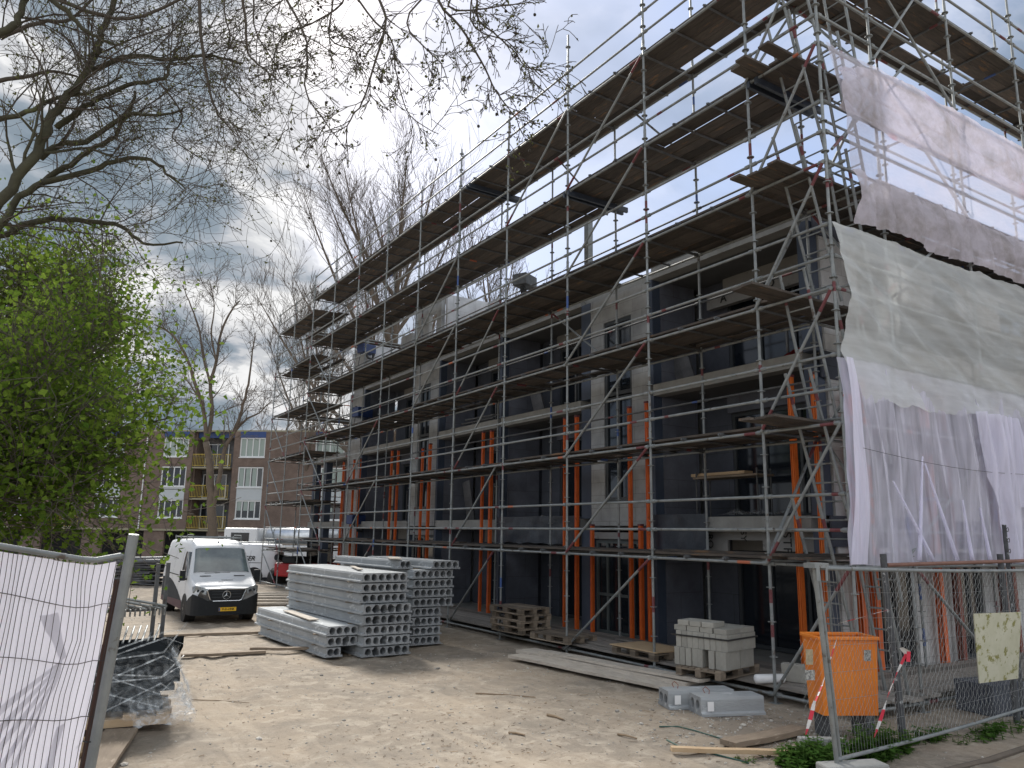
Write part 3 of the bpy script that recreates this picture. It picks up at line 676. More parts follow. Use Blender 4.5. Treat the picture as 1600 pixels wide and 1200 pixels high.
for z in (1.5, 3.5, 5.5, 7.5, 9.5, 11.5): brace((xb_, ally[11], z), (xb_, ally[10], max(z-2, .12)))
for z in (2, 4, 6, 8, 10, 12): brace((XS[0]-.2, YC-.05, z-1.9), (XS[1], YC-.05, z)) if z in (4, 8) else brace((XS[1], YC-.05, max(.1, z-2)), (XS[0], YC-.05, z))
for z in (2, 6, 10): brace((XI+.05, YC+.05, z), (XI+.05, Y0-.05, z+2)); brace((XI+.05, Y0, z+2), (XI+.05, YC, z+3.9))
for z in (4, 8, 12): brace((X0, Y0+.06, z-2), (XI, Y0+.06, z))
for z in (4.5, 6.5, 8.5, 10.5, 12.5): rail('guard_rail', (X0+.5, YC, z-.35), (X0+.5, Y0, z-.35), .021, False)
brace((XS[0], YC-.05, 10.2), (XS[1]-.6, YC-.05, 12.6)); brace((X0+.1, YC-.05, 8.2), (XS[0]+.9, YC-.05, 10.4))
for z in (4, 6, 8): brace((XI, YS[3], z), (XI, YS[2], z-2+.1)) if z == 8 else None
brace((XI, YS[1], 10), (XI, YS[2]-.6, 12.2)); brace((XI, YS[2]+.3, 9.9), (XI-.1, YS[3]-.3, 12.2))
# decks: one part per bay, five planks each
def deck(y0, y1, z, x0=X0+.03, x1=XI+.12, axis='y', skip=(), jut=0, dm=None):
    q = MB(); n = 6 if axis == 'y' else 6
    W_ = (x1-x0) if axis == 'y' else None
    a0, a1 = (x0, x1) if axis == 'y' else (y0, y1)
    w_ = (a1-a0)/n
    for i in range(n):
        if i in skip: continue
        t0 = a0+i*w_+random.uniform(.004, .014); t1 = a0+(i+1)*w_-random.uniform(.004, .016)
        e0 = random.uniform(-.14, .05)-.02; e1 = random.uniform(-.05, .16)+.02; zz_ = z+.07+(.042 if random.random() < .10 else 0)+random.uniform(0, .006)
        tilt = random.uniform(-.012, .012)
        if axis == 'y':
            q.box(t0-So.x, t1-So.x, y0+e0-So.y, y1+e1-So.y, 0, .038, T=Matrix.Translation((0, 0, zz_)) @ Matrix.Shear('XY', 4, (0, 0)))
        else:
            q.box(x0+e0-(jut if random.random() < .75 else 0)-So.x, x1+e1-So.x, t0-So.y, t1-So.y, zz_, zz_+.038)
    piece('deck', q, ((x0+x1)/2, (y0+y1)/2, z), [M[dm or ('plank' if axis == 'y' else 'plankx')]])
for z in LV[1:]:
    for k in range(len(ally)-1):
        dz = -.5 if k >= 9 else 0
        sk = () if random.random() < .8 else (random.choice((0, 4, 5)),)
        deck(ally[k], ally[k+1], z+dz, skip=sk)
for z in (2, 4, 6, 8, 10, 12):      # corner platforms jutting out of the long side
    deck(YC+.05, Y0-.02, z, X0, XI+.2, 'x', (0, 1) if z in (4, 8, 10) else (0, 1, 2), {8: .42, 10: .42, 6: .9, 4: .75}.get(z, .1))
for z in (2, 4, 6, 8, 12):
    for j in range(len(XS)-1): deck(YC+.03, Y0+.1, z, XS[j]+.1, XS[j+1]+.1, 'x', () if random.random() < .7 else (3,))
for k in range(-1, 9):
    deck(Y0+BAY*k if k >= 0 else YC, Y0+BAY*(k+1), .11, X0+.1, F-.02, dm='deckgrey')
for j in range(0, 4): deck(YC+.1, Y0+.1, .11, XS[j]+.1, XS[j+1]+.1, 'x', dm='deckgrey')
# far return across the far end
for z in (1.5, 3.5, 5.5, 7.5, 9.5, 11.5):
    for j in range(3):
        xa = XI+BAY*j; rail('ledger', (xa, ally[11], z), (xa+BAY, ally[11], z)); rail('ledger', (xa, ally[11]-WD, z), (xa+BAY, ally[11]-WD, z))
        rail('guard_rail', (xa, ally[11], z+1), (xa+BAY, ally[11], z+1)); rail('guard_rail', (xa, ally[11], z+.5), (xa+BAY, ally[11], z+.5))
        if j < 2: deck(ally[11]-WD, ally[11]+.05, z, xa+.1, xa+BAY+.1, 'x')
for j in range(1, 4):
    standard(XI+BAY*j, ally[11], 12.6, n=6); standard(XI+BAY*j, ally[11]-WD, 12.6, n=6)
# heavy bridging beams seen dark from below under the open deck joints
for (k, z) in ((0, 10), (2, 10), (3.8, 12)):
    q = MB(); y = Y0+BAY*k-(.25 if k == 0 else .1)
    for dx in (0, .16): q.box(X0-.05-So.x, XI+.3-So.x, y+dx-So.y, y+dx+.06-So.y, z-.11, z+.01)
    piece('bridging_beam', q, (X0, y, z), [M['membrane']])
for name, lst in pieces.items():
    lst.sort(key=lambda t_: t_[0])
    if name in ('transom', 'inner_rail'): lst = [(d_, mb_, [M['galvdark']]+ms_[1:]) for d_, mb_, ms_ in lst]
    cap = 98
    for d, mb, ms in lst[:cap]:
        # drop unused slots
        used = sorted(set(mb.m)); mp_ = {u_: i for i, u_ in enumerate(used)}; mb.m = [mp_[i] for i in mb.m]
        mb.build(name, [ms[u_] for u_ in used], S)
    if len(lst) > cap:
        q = MB()
        for d, mb, ms in lst[cap:]:
            bs = len(q.v); q.v.extend(mb.v); q.f.extend([tuple(bs+i for i in f_) for f_ in mb.f]); q.m.extend(mb.m)
        q.build(name, lst[cap][2], S, kind='stuff')
# ladders in the corner bay
def ladder(z0, z1, xa, xb, ya, yb, label):
    e = empty('ladder', (xa, ya, z0), 0, label, 'ladder', 'ladders in the corner bay of the scaffold')
    o_ = Vector((xa, ya, z0)); A0 = Vector((xa, ya, z0))-o_; A1 = Vector((xb, ya+.05, z1))-o_; W_ = Vector((0, yb-ya, 0))
    for s_ in (0, 1):
        q = MB(); q.tube(A0+W_*s_, A1+W_*s_, .025, 8); q.tube(A1+W_*s_-(A1-A0).normalized()*.5, A1+W_*s_-(A1-A0).normalized()*.35, .0262, 8, m=1); q.build('ladder_rail', [M['galv'], M['redpaint']], e)
    n = int((z1-z0)/.28)
    for i in range(1, n):
        p = A0.lerp(A1, i/n); q = MB(); q.tube(p, p+W_, .014, 6); q.build('rung', M['galv'], e)
for i, (z0, z1) in enumerate(((.2, 3.0), (2.1, 4.9), (4.1, 6.5), (6.1, 8.9), (8.1, 11.0), (10.1, 13.2))):
    fx = ('lowest', 'second lowest', 'third lowest', 'third highest', 'second highest', 'topmost')[i]
    ladder(z0, z1, 10.75-(.3 if i == 2 else 0), 9.90, 7.18, 7.62, '%s steel ladder in the corner bay of the scaffold' % fx)
    if 1: ladder(z0-.6 if i else .2, z1-.4, 11.05, 10.55, 6.75, 7.1, '%s steel ladder of the rear run leaning beside the corner post' % fx)
#==NETS==
# ------------------------------------------------------------------ debris nets on the street side
def net(name, mt, xl, xr, ztop, zbot, y0=6.50, amp=.05, mode='v', nu=150, nv=40, seed=0, parent=None, sag=.0, **k):
    q = MB()
    def fn(u, v):
        zt = ztop(u); zb = zbot(u); z = zt+(zb-zt)*v
        x = xl(v)+(xr-xl(v))*u
        bays = (x-XI)/BAY; zs = sag*4*((bays % 1)*(1-(bays % 1)))*(1-v)
        z -= zs
        if mode == 'v': w_ = amp*(noise.noise(Vector((x*4.5+.6*z, z*.35, seed)))+.5*noise.noise(Vector((x*11, z*.9, seed+3))))
        elif mode == 'd': w_ = amp*(1.1*noise.noise(Vector((x*.7+z*.6, z*2.2+x*.9, seed)))+.26*noise.noise(Vector((x*1.1, z*7+x*2.2, seed+5)))**1+.22*abs(noise.noise(Vector((x*.8, z*4.0+x*1.6, seed+9))))+.05*noise.noise(Vector((x*4, z*14+x*4, seed+7))))
        else: w_ = amp*(noise.noise(Vector((x*1.3, z*2.2, seed)))+.4*noise.noise(Vector((x*4, z*5, seed))))
        bul = -.10*math.sin(math.pi*min(1, v))*(.5+.5*math.sin(bays*2*math.pi-1.57))
        return (x-X0, (y0+w_+bul)-YC, z)
    q.grid(fn, nu, nv); q.smooth = True
    return q.build(name, mt, parent, loc=None if parent else (X0, YC, 0), **k)
def jag(u, a=.06, f=30, s=0): return a*noise.noise(Vector((u*f, s, 0)))+a*.5*noise.noise(Vector((u*f*3, s+4, 0)))
XR = 21.4
nA = net('debris_net', M['netthin'], lambda v: 9.74+.45*v, XR, lambda u: 10.0-.05*u, lambda u: 7.9, seed=1, amp=.04, mode='x', sag=.08,
    label='dusty pinkish debris net, uppermost on the street side, torn open at the scaffold corner', cat='debris net', group='debris nets')
net('folded_band', M['netpink'], lambda v: 9.98+.05*math.sin(v*9)-.1*v, XR, lambda u: 9.98-.45*math.exp(-u*16)-.04*u+jag(u, .05, 40), lambda u: 8.84+jag(u, .08, 9, 2)-.1*math.exp(-((u-.15)/.05)**2), y0=6.46, seed=2, amp=.07, mode='d', parent=nA)
net('debris_net', M['netpink'], lambda v: 10.18+.10*math.sin(v*5), XR, lambda u: 7.93+jag(u, .04, 30, 5), lambda u: 7.02+.10*abs(math.sin(u*14))+jag(u, .03, 50, 6), y0=6.48, seed=5, amp=.09, mode='v',
    label='narrow dirty mauve debris net strip hanging gathered below the sky gap', cat='debris net', group='debris nets')
def gb_(u):
    return 4.44-.10*math.sin(u*9)+jag(u, .06, 30, 8)+(.55*max(0, 1-u/.045))-.12*math.exp(-((u-.05)/.02)**2)
nC = net('debris_net', M['netgrey'], lambda v: 9.60+.12*math.sin(min(1, v)*3.1)+.02*math.sin(v*17), XR, lambda u: 6.98+jag(u, .03, 30, 9), gb_, y0=6.47, seed=9, amp=.085, mode='d', nu=220, nv=70, sag=.05,
    label='grey white wrinkled debris net with a ragged lower hem on the street side', cat='debris net', group='debris nets')
nD = net('debris_net', M['netlilac'], lambda v: 9.66-.18*math.sin(v*1.7)+.02*math.sin(v*20), XR, lambda u: 4.93-.08*u, lambda u: 2.03+jag(u, .04, 25, 12), y0=6.53, seed=12, amp=.10, mode='v', nu=260, nv=40,
    label='lowest lilac debris net hanging in loose vertical folds above the street fence', cat='debris net', group='debris nets')
net('gathered_fold', M['netlilacfold'], lambda v: 13.0+.15*v+(.75*max(0, v-.35) if v > .35 else 0), 14.5, lambda u: 4.45, lambda u: 2.95 if u > .45 else 2.05, y0=6.40, seed=15, amp=.12, mode='v', nu=40, nv=30, parent=nD)
net('gathered_fold', M['netlilacfold'], lambda v: 9.62-.15*v, 9.82, lambda u: 4.9, lambda u: 2.05, y0=6.44, seed=16, amp=.08, mode='v', nu=14, nv=30, parent=nD)
for i, (xa, xb, za, zb) in enumerate(((10.5, 11.35, 3.2, 2.1), (11.35, 12.0, 3.5, 2.1), (12.3, 12.42, 3.0, 2.1), (12.8, 12.95, 2.9, 2.1), (11.3, 11.0, 3.6, 2.1))):
    q = MB(); q.path([(xa+(xb-xa)*t_-X0, 6.40-YC, za+(zb-za)*t_) for t_ in np.linspace(0, 1, 12)], [.012+.02*t_ for t_ in np.linspace(0, 1, 12)], 6); q.smooth = True
    q.build('pleat', M['netlilacfold'], nD)
q = MB()
q.path([(9.6+i*.6-X0, 6.36-YC, 3.63-.10*math.sin(min(1, i/9)*math.pi)-i*.012) for i in range(20)], .004, 4)
q.build('tie_cord', M['strap'], nD)
#==MATERIAL STACKS==
# ------------------------------------------------------------------ hollow core slabs
def hollow(wd, ln, n, h=.176, name='hollow_core_slab', loc=(0,0,0), rz=0, label='', group=None, broken=()):
    """slab along +y from the origin (its sawn end at y=0), x 0..wd"""
    e = empty(name, loc, rz, label, 'concrete slab', group)
    # body as an extruded outline with real cores seen in the end face
    q = MB(); ins = .042; r = min(.062, wd/n*.40); cz = h*.52
    prof = [(0, 0), (wd, 0), (wd, .03), (wd-ins, .052), (wd-ins, h-.035), (wd-ins-.016, h), (ins+.016, h), (ins, h-.035), (ins, .052), (0, .03)]
    np_ = len(prof)
    vs = [(x, y, z) for y in (0, ln) for x, z in prof]
    q.add(vs, [(i, np_+i, np_+(i+1) % np_, (i+1) % np_) for i in range(np_)], 0)
    for y, sgn in ((0, 1), (ln, -1)):
        # end face: per-core cells around an octagon hole
        pw = (wd-2*ins-.03)/n; x_s = ins+.015
        K = 12; dep = .45*sgn
        for i in range(n):
            xc = x_s+pw*(i+.5); xl_, xr_ = x_s+pw*i, x_s+pw*(i+1)
            if i == 0: xl_ = ins
            if i == n-1: xr_ = wd-ins
            ring = []; outer = []
            for k in range(K):
                a = 2*math.pi*(k+.5)/K; cx_, cz_ = math.cos(a), math.sin(a)
                rr = r*(1+.08*random.uniform(-1, 1)) if i not in broken else r*random.uniform(1.0, 1.5)
                ring.append((xc+rr*cx_, y, cz+rr*cz_*1.08))
                sc_ = 1/max(abs(cx_), abs(cz_)); ox = xc+cx_*sc_*10; 
                tx = (xr_-xc)/max(cx_, 1e-9) if cx_ > 1e-9 else (xc-xl_)/max(-cx_, 1e-9)
                tz = (h-.002-cz)/max(cz_, 1e-9) if cz_ > 1e-9 else (cz-.002)/max(-cz_, 1e-9)
                t_ = min(tx, tz); outer.append((xc+cx_*t_, y, cz+cz_*t_))
            inner = [(x, y+dep, z) for x, _, z in ring]
            q.add(ring+outer, [(k, (k+1) % K, K+(k+1) % K, K+k) for k in range(K)], 1)
            # corner fillers
            for (cxn, czn) in ((xr_, h-.002), (xl_, h-.002), (xl_, .002), (xr_, .002)):
                ds = sorted(range(K), key=lambda k: (outer[k][0]-cxn)**2+(outer[k][2]-czn)**2)[:2]
                q.add([outer[ds[0]], (cxn, y, czn), outer[ds[1]]], [(0, 1, 2)], 1)
            q.add(ring+inner, [(k, (k+1) % K, K+(k+1) % K, K+k) for k in range(K)], 1)
            q.add(inner, [tuple(range(K))], 2)
        for xa, xb in ((0, ins), (wd-ins, wd)): q.add([(xa, y, .0), (xb, y, 0), (xb, y, .04), (xa, y, .04)], [(0, 1, 2, 3)], 1)
    q.build('slab_body', [M['slabtop'], M['slabend'], M['holedark']], e)
    return e
PIT = .196
ordn = ['bottom', 'second from the bottom', 'third from the bottom', 'fourth from the bottom', 'fifth from the bottom', 'sixth from the bottom', 'seventh from the bottom', 'eighth from the bottom', 'top']
def nm(i, n): return 'topmost' if i == n-1 else ordn[i]
def batten(x, y, z, wd, label, m='palletwood'):
    q = MB(); q.box(-.05, wd+.02, -.04, .04, 0, .02); return q.build('batten', M[m], None, loc=(x, y, z), label=label, cat='batten', group='battens between the slabs')
rz1 = R(2.5)
def onstack(o_, rz, dx, dy): return (o_[0]+dx*math.cos(rz)-dy*math.sin(rz), o_[1]+dx*math.sin(rz)+dy*math.cos(rz))
# low front stack
o1 = (5.25, 14.70)
for i, (wd, n, ln, dx, dy) in enumerate(((.36, 2, 4.0, 0, 0.0), (.70, 4, 4.3, -.02, -.02), (.70, 4, 4.3, -.02, -.05))):
    p = onstack(o1, rz1, dx, dy); z = .035+i*PIT
    hollow(wd, ln, n, loc=(p[0], p[1], z), rz=rz1, label='%s hollow concrete slab of the low front stack' % ('topmost', 'middle', 'bottom')[2-i], group='slabs in the low front stack', broken=(2,) if i == 1 else ())
    for dy2 in (.5, 3.2):
        p2 = onstack(o1, rz1, dx, dy+dy2); batten(p2[0], p2[1], z-.019, wd, '%s batten under the %s slab of the low front stack' % ('near' if dy2 < 1 else 'far', ('bottom', 'middle', 'top')[i]))
# tall middle stack
o2 = (5.87, 14.42)
for i in range(8):
    dx, dy = ((0, 0), (.0, .0), (0, 0), (-.04, -.03), (-.04, 0), (-.05, .12), (-.05, .1), (-.05, .1))[i]
    p = onstack(o2, rz1, dx, dy); z = .035+i*PIT
    hollow(1.05 if i != 4 and i != 3 else 1.09, 4.2, 6, loc=(p[0], p[1], z), rz=rz1, label='%s hollow concrete slab of the tall middle stack' % nm(i, 8), group='slabs in the tall middle stack', broken=((1, 4), (2,), (), (1, 3), (1, 2, 3, 4), (), (), ())[i])
    for dy2 in (.5, 3.4):
        p2 = onstack(o2, rz1, dx, dy+dy2); batten(p2[0], p2[1], z-.019, 1.05, '%s batten under the %s slab of the tall middle stack' % ('near' if dy2 < 1 else 'far', nm(i, 8)))
# rear right stack
o3 = (7.08, 15.45); rz3 = R(3)
for i in range(9):
    dx, dy = (0, 0) if i < 4 else (.27, -.02)
    p = onstack(o3, rz3, dx, dy); z = .03+i*PIT
    if i == 8:
        hollow(.36, 3.5, 2, loc=(p[0]-.22, p[1]+.25, z), rz=rz3, label='narrow pale slab lying at the left on top of the rear stack', group='slabs in the rear right stack')
        hollow(.74, 3.3, 4, loc=(p[0]+.42, p[1]-.05, z), rz=rz3, label='four holed slab lying at the right on top of the rear stack', group='slabs in the rear right stack')
    else:
        hollow(1.05, 3.9, 6, loc=(p[0], p[1], z), rz=rz3, label='%s hollow concrete slab of the rear right stack' % ordn[i], group='slabs in the rear right stack', broken=(i % 5,) if i in (1, 2, 4) else ())
    p2 = onstack(o3, rz3, dx, .5); batten(p2[0], p2[1], z-.019, 1.05, 'batten under the %s slab of the rear right stack' % ordn[i])
for k, (x, y, z, ln, wd, a, lb) in enumerate(((5.35, 16.6, .625, 2.0, .2, 88, 'loose board lying on top of the low front slab stack'), (7.3, 16.3, 1.80, 1.2, .25, 70, 'brown board lying on top of the rear slab stack'), (6.3, 16.0, 1.608, 1.5, .1, 75, 'thin lath on top of the tall middle slab stack'))):
    q = MB(); q.box(-ln/2, ln/2, -wd/2, wd/2, 0, .02); q.build('board', M['wood'], None, loc=(x, y, z+.0), rot=(0, 0, R(a)), label=lb, cat='board')
# short slab piece on the ground
e = hollow(.45, .93, 2, h=.24, loc=(8.26, 8.30, .01), rz=R(-111), label='front short blue grey slab offcut lying on the ground by the scaffold foot', group='slab offcuts on the ground')
e2_ = hollow(.42, 1.0, 2, h=.24, loc=(8.15, 8.79, .012), rz=R(-111), label='rear slab offcut half hidden behind the front one by the scaffold foot', group='slab offcuts on the ground')
for ee in (e, e2_):
    q = MB(); q.path([(.12, .2, .235), (.12, .17, .29), (.16, .19, .33), (.20, .23, .29), (.20, .22, .235)], .005, 5); q.build('lifting_loop', M['redsteel'], ee)
    bx('tag_sticker', M['tapewhite'], ee, .449 if ee is e else .419, .453 if ee is e else .423, .08, .17, .07, .19)
# ------------------------------------------------------------------ boards, planks and pallets
def board(p0, p1, wd, th, label, z=0, m='wood', group=None, name='board', side=1):
    p0 = Vector((*p0, 0)); p1 = Vector((*p1, 0)); d = p1-p0; n = 24
    q = MB(); L_ = d.length
    for i in range(n):
        pass
    def sec(t_): return (t_*L_, .012*noise.noise(Vector((t_*3, L_, 0))))
    vs = []
    for i in range(n+1):
        x, dz = sec(i/n); jit = .006*noise.noise(Vector((i*.9, L_*3, 7)))
        for y in (0+jit, wd+jit*.6):
            for z_ in (0, th): vs.append((x, y*side, z_+dz))
    fs = []
    for i in range(n):
        a = 4*i; b_ = a+4; fs += [(a, b_, b_+1, a+1), (a+2, a+3, b_+3, b_+2), (a+1, b_+1, b_+3, a+3), (a, a+2, b_+2, b_)]
    fs += [(0, 1, 3, 2), (4*n, 4*n+2, 4*n+3, 4*n+1)]
    q.add(vs, fs)
    return q.build(name, M[m], None, loc=(p0.x, p0.y, z+gz(p0.x, p0.y)), rot=(0, math.atan2(gz(p0.x, p0.y)-gz(p1.x, p1.y), L_), math.atan2(d.y, d.x)), label=label, cat='board', group=group)
board((8.28, 13.05), (8.80, 9.05), .36, .05, 'grey board on the site side of the long pile beside the scaffold foot', .06, group='boards beside the scaffold foot')
board((8.62, 13.3), (9.10, 9.2), .34, .05, 'middle grey board of the long pile beside the scaffold foot', .10, group='boards beside the scaffold foot')
board((8.92, 13.45), (9.42, 9.35), .28, .05, 'board lying nearest the base tube in the long pile', .08, group='boards beside the scaffold foot')
board((8.75, 12.7), (9.20, 9.0), .28, .04, 'uppermost crooked board of the long pile beside the scaffold', .17, group='boards beside the scaffold foot')
board((3.05, 19.25), (5.35, 18.9), .12, .05, 'thin plank lying across the yard between van and slab stack', 0, m='woodbrown')
board((2.95, 15.95), (4.45, 15.75), .16, .05, 'plank on bare ground pointing at the low slab stack', .02, m='woodbrown')
board((4.2, 16.0), (5.3, 15.6), .12, .05, 'shorter plank overlapping the yard plank near the slab stack', .06, m='woodbrown')
board((6.45, 6.75), (7.95, 5.75), .09, .045, 'long pale fresh batten on the ground in front of the street fence', .03, m='woodnew')
board((7.25, 6.55), (8.55, 6.55), .24, .06, 'short thick brown timber lying behind the pale batten', .03, m='woodbrown')
def pallet(x, y, z, rz, label, name='pallet'):
    e = empty(name, (x, y, z), rz, label, 'pallet', 'pallets on the ground deck')
    q = MB()
    for i in range(3): q.box(-.6, .6, -.4+i*.35, -.3+i*.35, 0, .02)
    for i in range(3):
        for j in range(3): q.box(-.6+j*.525, -.45+j*.525, -.4+i*.35, -.3+i*.35, .02, .095)
    q.build('pallet_base', M['palletwood'], e)
    q = MB()
    for i in range(3): q.box(-.6+i*.525, -.45+i*.525, -.4, .4, .095, .115)
    for i in range(7): q.box(-.6, .6, -.4+i*.117, -.31+i*.117, .115, .137)
    q.build('pallet_top', M['palletwood'], e)
    return e
for i in range(4): pallet(9.95+.03*math.sin(i*4), 15.15+.02*i, .23+i*.138, R(92+3*math.sin(i*3)), '%s pallet of the stack on the far ground deck' % ('bottom', 'second', 'third', 'topmost')[i])
for i in range(1): pallet(9.95, 13.55, .23, R(95), 'single flat pallet lying between the pallet stack and the block pack')
p = pallet(10.15, 11.15, .23, R(88), 'pallet carrying a pale plywood sheet left of the block pack')
bx('plywood_sheet', M['woodnew'], None, -.62, .62, -.42, .42, 0, .018, loc=(10.15, 11.15, .37), rot=(0, 0, R(91)), label='pale plywood sheet lying on a pallet on the ground deck', cat='plywood sheet')
# pack of sand lime blocks
pk = pallet(9.86, 9.22, .23, R(12), 'pallet under the strapped pack of grey blocks')
K = Matrix.Translation((9.86, 9.22, .37)) @ Matrix.Rotation(R(12), 4, 'Z')
def blk(x, y, z, sx, sy, sz, rz=0, lab='grey block in the strapped pack on the ground deck', grp='blocks in the strapped pack', tilt=0):
    p = K @ Vector((x, y, z)); q = MB(); q.box(-sx/2, sx/2, -sy/2, sy/2, 0, sz)
    return q.build('concrete_block', M['greyblock'], None, loc=p, rot=(0, tilt, R(12+rz)), label=lab, cat='block', group=grp, bevel=.006)
random.seed(21)
NTH = ('first', 'second', 'third', 'fourth', 'fifth', 'sixth', 'seventh', 'eighth', 'ninth')
for i in range(9):      # standing blocks, bottom row, two deep
    for j in range(2):
        if i in (3,) and j == 0: continue
        blk(-.30+j*.44+(.03 if i % 4 == 1 else 0), -.40+i*.104, 0, .42, .095, .27, random.uniform(-1.5, 1.5), 'standing grey block, %s from the right in the %s bottom row of the pack' % (NTH[i], 'rear' if j else 'front'))
for i in range(9):
    for j in range(2): blk(-.27+j*.44, -.42+i*.104, .272, .43, .098, .25, random.uniform(-1, 1), 'standing grey block, %s from the right in the %s strapped row of the pack' % (NTH[i], 'rear' if j else 'front'))
for i in range(4):
    for j in range(2): blk(-.25+j*.43, -.33+i*.24, .524, .42, .225, .08, random.uniform(-4, 4), 'flat grey block, %s from the right in the %s layer atop the pack' % (NTH[i], 'rear' if j else 'front'), 'flat blocks on top of the pack')
for i in range(3): blk(-.27, -.10+i*.22, .606, .40, .20, .08, random.uniform(-6, 6), '%s loose grey block from the right in the uppermost layer' % NTH[i], 'uppermost loose blocks')
q = MB()
for a, b_ in (((-.5, -.49), (-.5, .54)), ((-.5, -.49), (.42, -.49)), ((.42, -.49), (.42, .54))):
    q.box(min(a[0], b_[0])-.004, max(a[0], b_[0])+.004, min(a[1], b_[1])-.004, max(a[1], b_[1])+.004, .44, .465)
q.build('strap', M['strap'], None, loc=(9.86, 9.22, .37), rot=(0, 0, R(12)), label='black strap around the pack of grey blocks', cat='strap')
bx('concrete_block', M['greyblock'], None, -.02, .10, -.2, .2, 0, .26, loc=(10.35, 8.12, .23), rot=(0, R(-6), R(20)), label='single grey block standing alone right of the strapped pack', cat='block', bevel=.006)
q = MB(); q.path([(0, .25, .07), (0, .23, .07), (0, -.22, .07), (0, -.25, .07)], [.03, .068, .068, .03], 10); q.smooth = True
q.build('wrapped_roll', M['tapewhite'], None, loc=(9.92, 8.25, .225), rot=(0, 0, R(70)), label='white wrapped roll lying on the ground deck beside the block pack', cat='roll')
# trestle table on the first floor of the near loggia
e = empty('trestle', (12.3, 11.0, 2.77), R(0), 'dark trestle bench with a pale plank standing on the first floor of the near loggia', 'trestle')
for y in (-.85, .75): 
    q = MB(); 
    for x in (-.2, .2): q.tube((x, y, 0), (x, y, .95), .018, 6)
    q.tube((-.2, y, .9), (.2, y, .9), .018, 6); q.build('leg_frame', M['galvdark'], e)
bx('table_top', M['palletwood'], e, -.25, .25, -.9, .8, .8, .84)
bx('plank', M['woodnew'], e, -.15, .1, -.5, .95, .86, .92)
# things lying on the loggia floors
for (x, y, z, lb, ln, a) in ((12.2, 11.9, 5.66, 'dark boards leaning in the upper near loggia', 1.0, 18), (12.2, 17.6, 5.66, 'dark boards leaning in the upper second loggia', .9, 20), (12.3, 21.6, 2.77, 'dark panel leaning in the third loggia on the first floor', 1.3, 15)):
    for k in range(2):
        q = MB(); q.box(-.03, .03, -.14, .14, 0, ln); q.build('leaning_board', M['junk'], None, loc=(x+.1*k, y+.32*k, z), rot=(R(-a), 0, R(5)), label=('left ' if k else 'right ')+lb.replace('boards', 'board'), cat='board')
q = MB(); q.grid(lambda u, v: (.25*v, -.35+.7*u, .10*math.sin(math.pi*u)*(1-v*.3)+.03*noise.noise(Vector((u*6, v*6, 0)))), 14, 6); q.build('cloth', M['redcloth'], None, loc=(11.7, 8.75, 5.68), label='crumpled red cloth on the balcony slab edge near the corner column', cat='cloth')
def plastic(x, y, z, s, label, m='film'):
    q = MB(); q.grid(lambda u, v: (x+s*.5*(v-.2), y+s*(u-.5)*2, z+.02+.16*s*abs(noise.noise(Vector((u*5, v*4, x+y))))*4*u*(1-u)+.0), 24, 10); q.smooth = True
    return q.build('plastic_sheet', M[m], None, label=label, cat='plastic sheet')
plastic(11.75, 9.9, 2.79, 1.0, 'crumpled clear plastic sheet on the first floor edge of the near loggia', 'filmedge')
plastic(11.75, 17.0, 2.8, .6, 'crumpled clear plastic on the first floor edge of the second loggia', 'filmedge')
q = MB()
for i in range(6): q.tube((.08*i, -1.1+.1*i, .05+.12*(i % 3)), (.08*i, 1.1-.1*i, .06+.13*(i % 3)), .03, 6)
q.build('tube_bundle', M['galvdark'], None, loc=(11.9, 20.9, 5.66), label='bundle of dark tubes lying on the upper third loggia floor', cat='tube bundle')
# ------------------------------------------------------------------ hoisted load and tool boxes
hp = pt(820, 440, 21.5)
e = empty('hoisted_load', hp, R(25), 'grey box with a small wheel hanging on sling wires above the roof slab', 'hoisted load')
bx('box', M['galvdark'], e, -.30, .30, -.22, .22, -.16, .16, bevel=.02)
q = MB(); q.tube((-.05, -.03, 0), (-.05, .03, 0), .13, 16); q.build('wheel', M['rubber'], e, loc=(-.1, -.05, -.30)); 
q = MB()
for x in (-.28, .28): q.tube((x, 0, .16), (0, 0, .62), .006, 5)
q.tube((0, 0, .62), (0, 0, 3.2), .006, 5); q.build('sling', M['wiredark'], e)
q = MB(); q.path([(.3, .1, .1), (.42, .1, .02), (.5, .1, .14), (.44, .12, .26), (.3, .1, .2)], .01, 5); q.build('cable', M['wire'], e)
def toolbox(p, label, sz=.45):
    e = empty('tool_box', p, R(10), label, 'tool box', 'blue machines on the scaffold')
    bx('case', M['blue'], e, -sz*.7, sz*.7, -sz*.5, sz*.5, -sz*.4, sz*.4, bevel=.03)
    q = MB(); q.path([(-.2, -.2, -.15), (-.1, -.3, -.42), (.1, -.3, -.45), (.2, -.25, -.2)], .05, 6); q.build('hose', M['strap'], e)
    q = MB()
    for x in (-1, 1): q.tube((x*sz*.6, 0, -.18), (x*sz*.8, 0, -.75), .015, 5)
    q.tube((-sz*.7, 0, sz*.45), (sz*.7, 0, sz*.45), .015, 5); q.build('stand', M['galvdark'], e)
toolbox(pt(573, 546, 31.5), 'upper blue machine with dark hose standing on the far scaffold deck')
toolbox(pt(566, 645, 31.0), 'middle blue machine standing on the far scaffold deck', .5)
toolbox(pt(556, 812, 30.5), 'lowest blue machine beside the far loggia floor', .45)
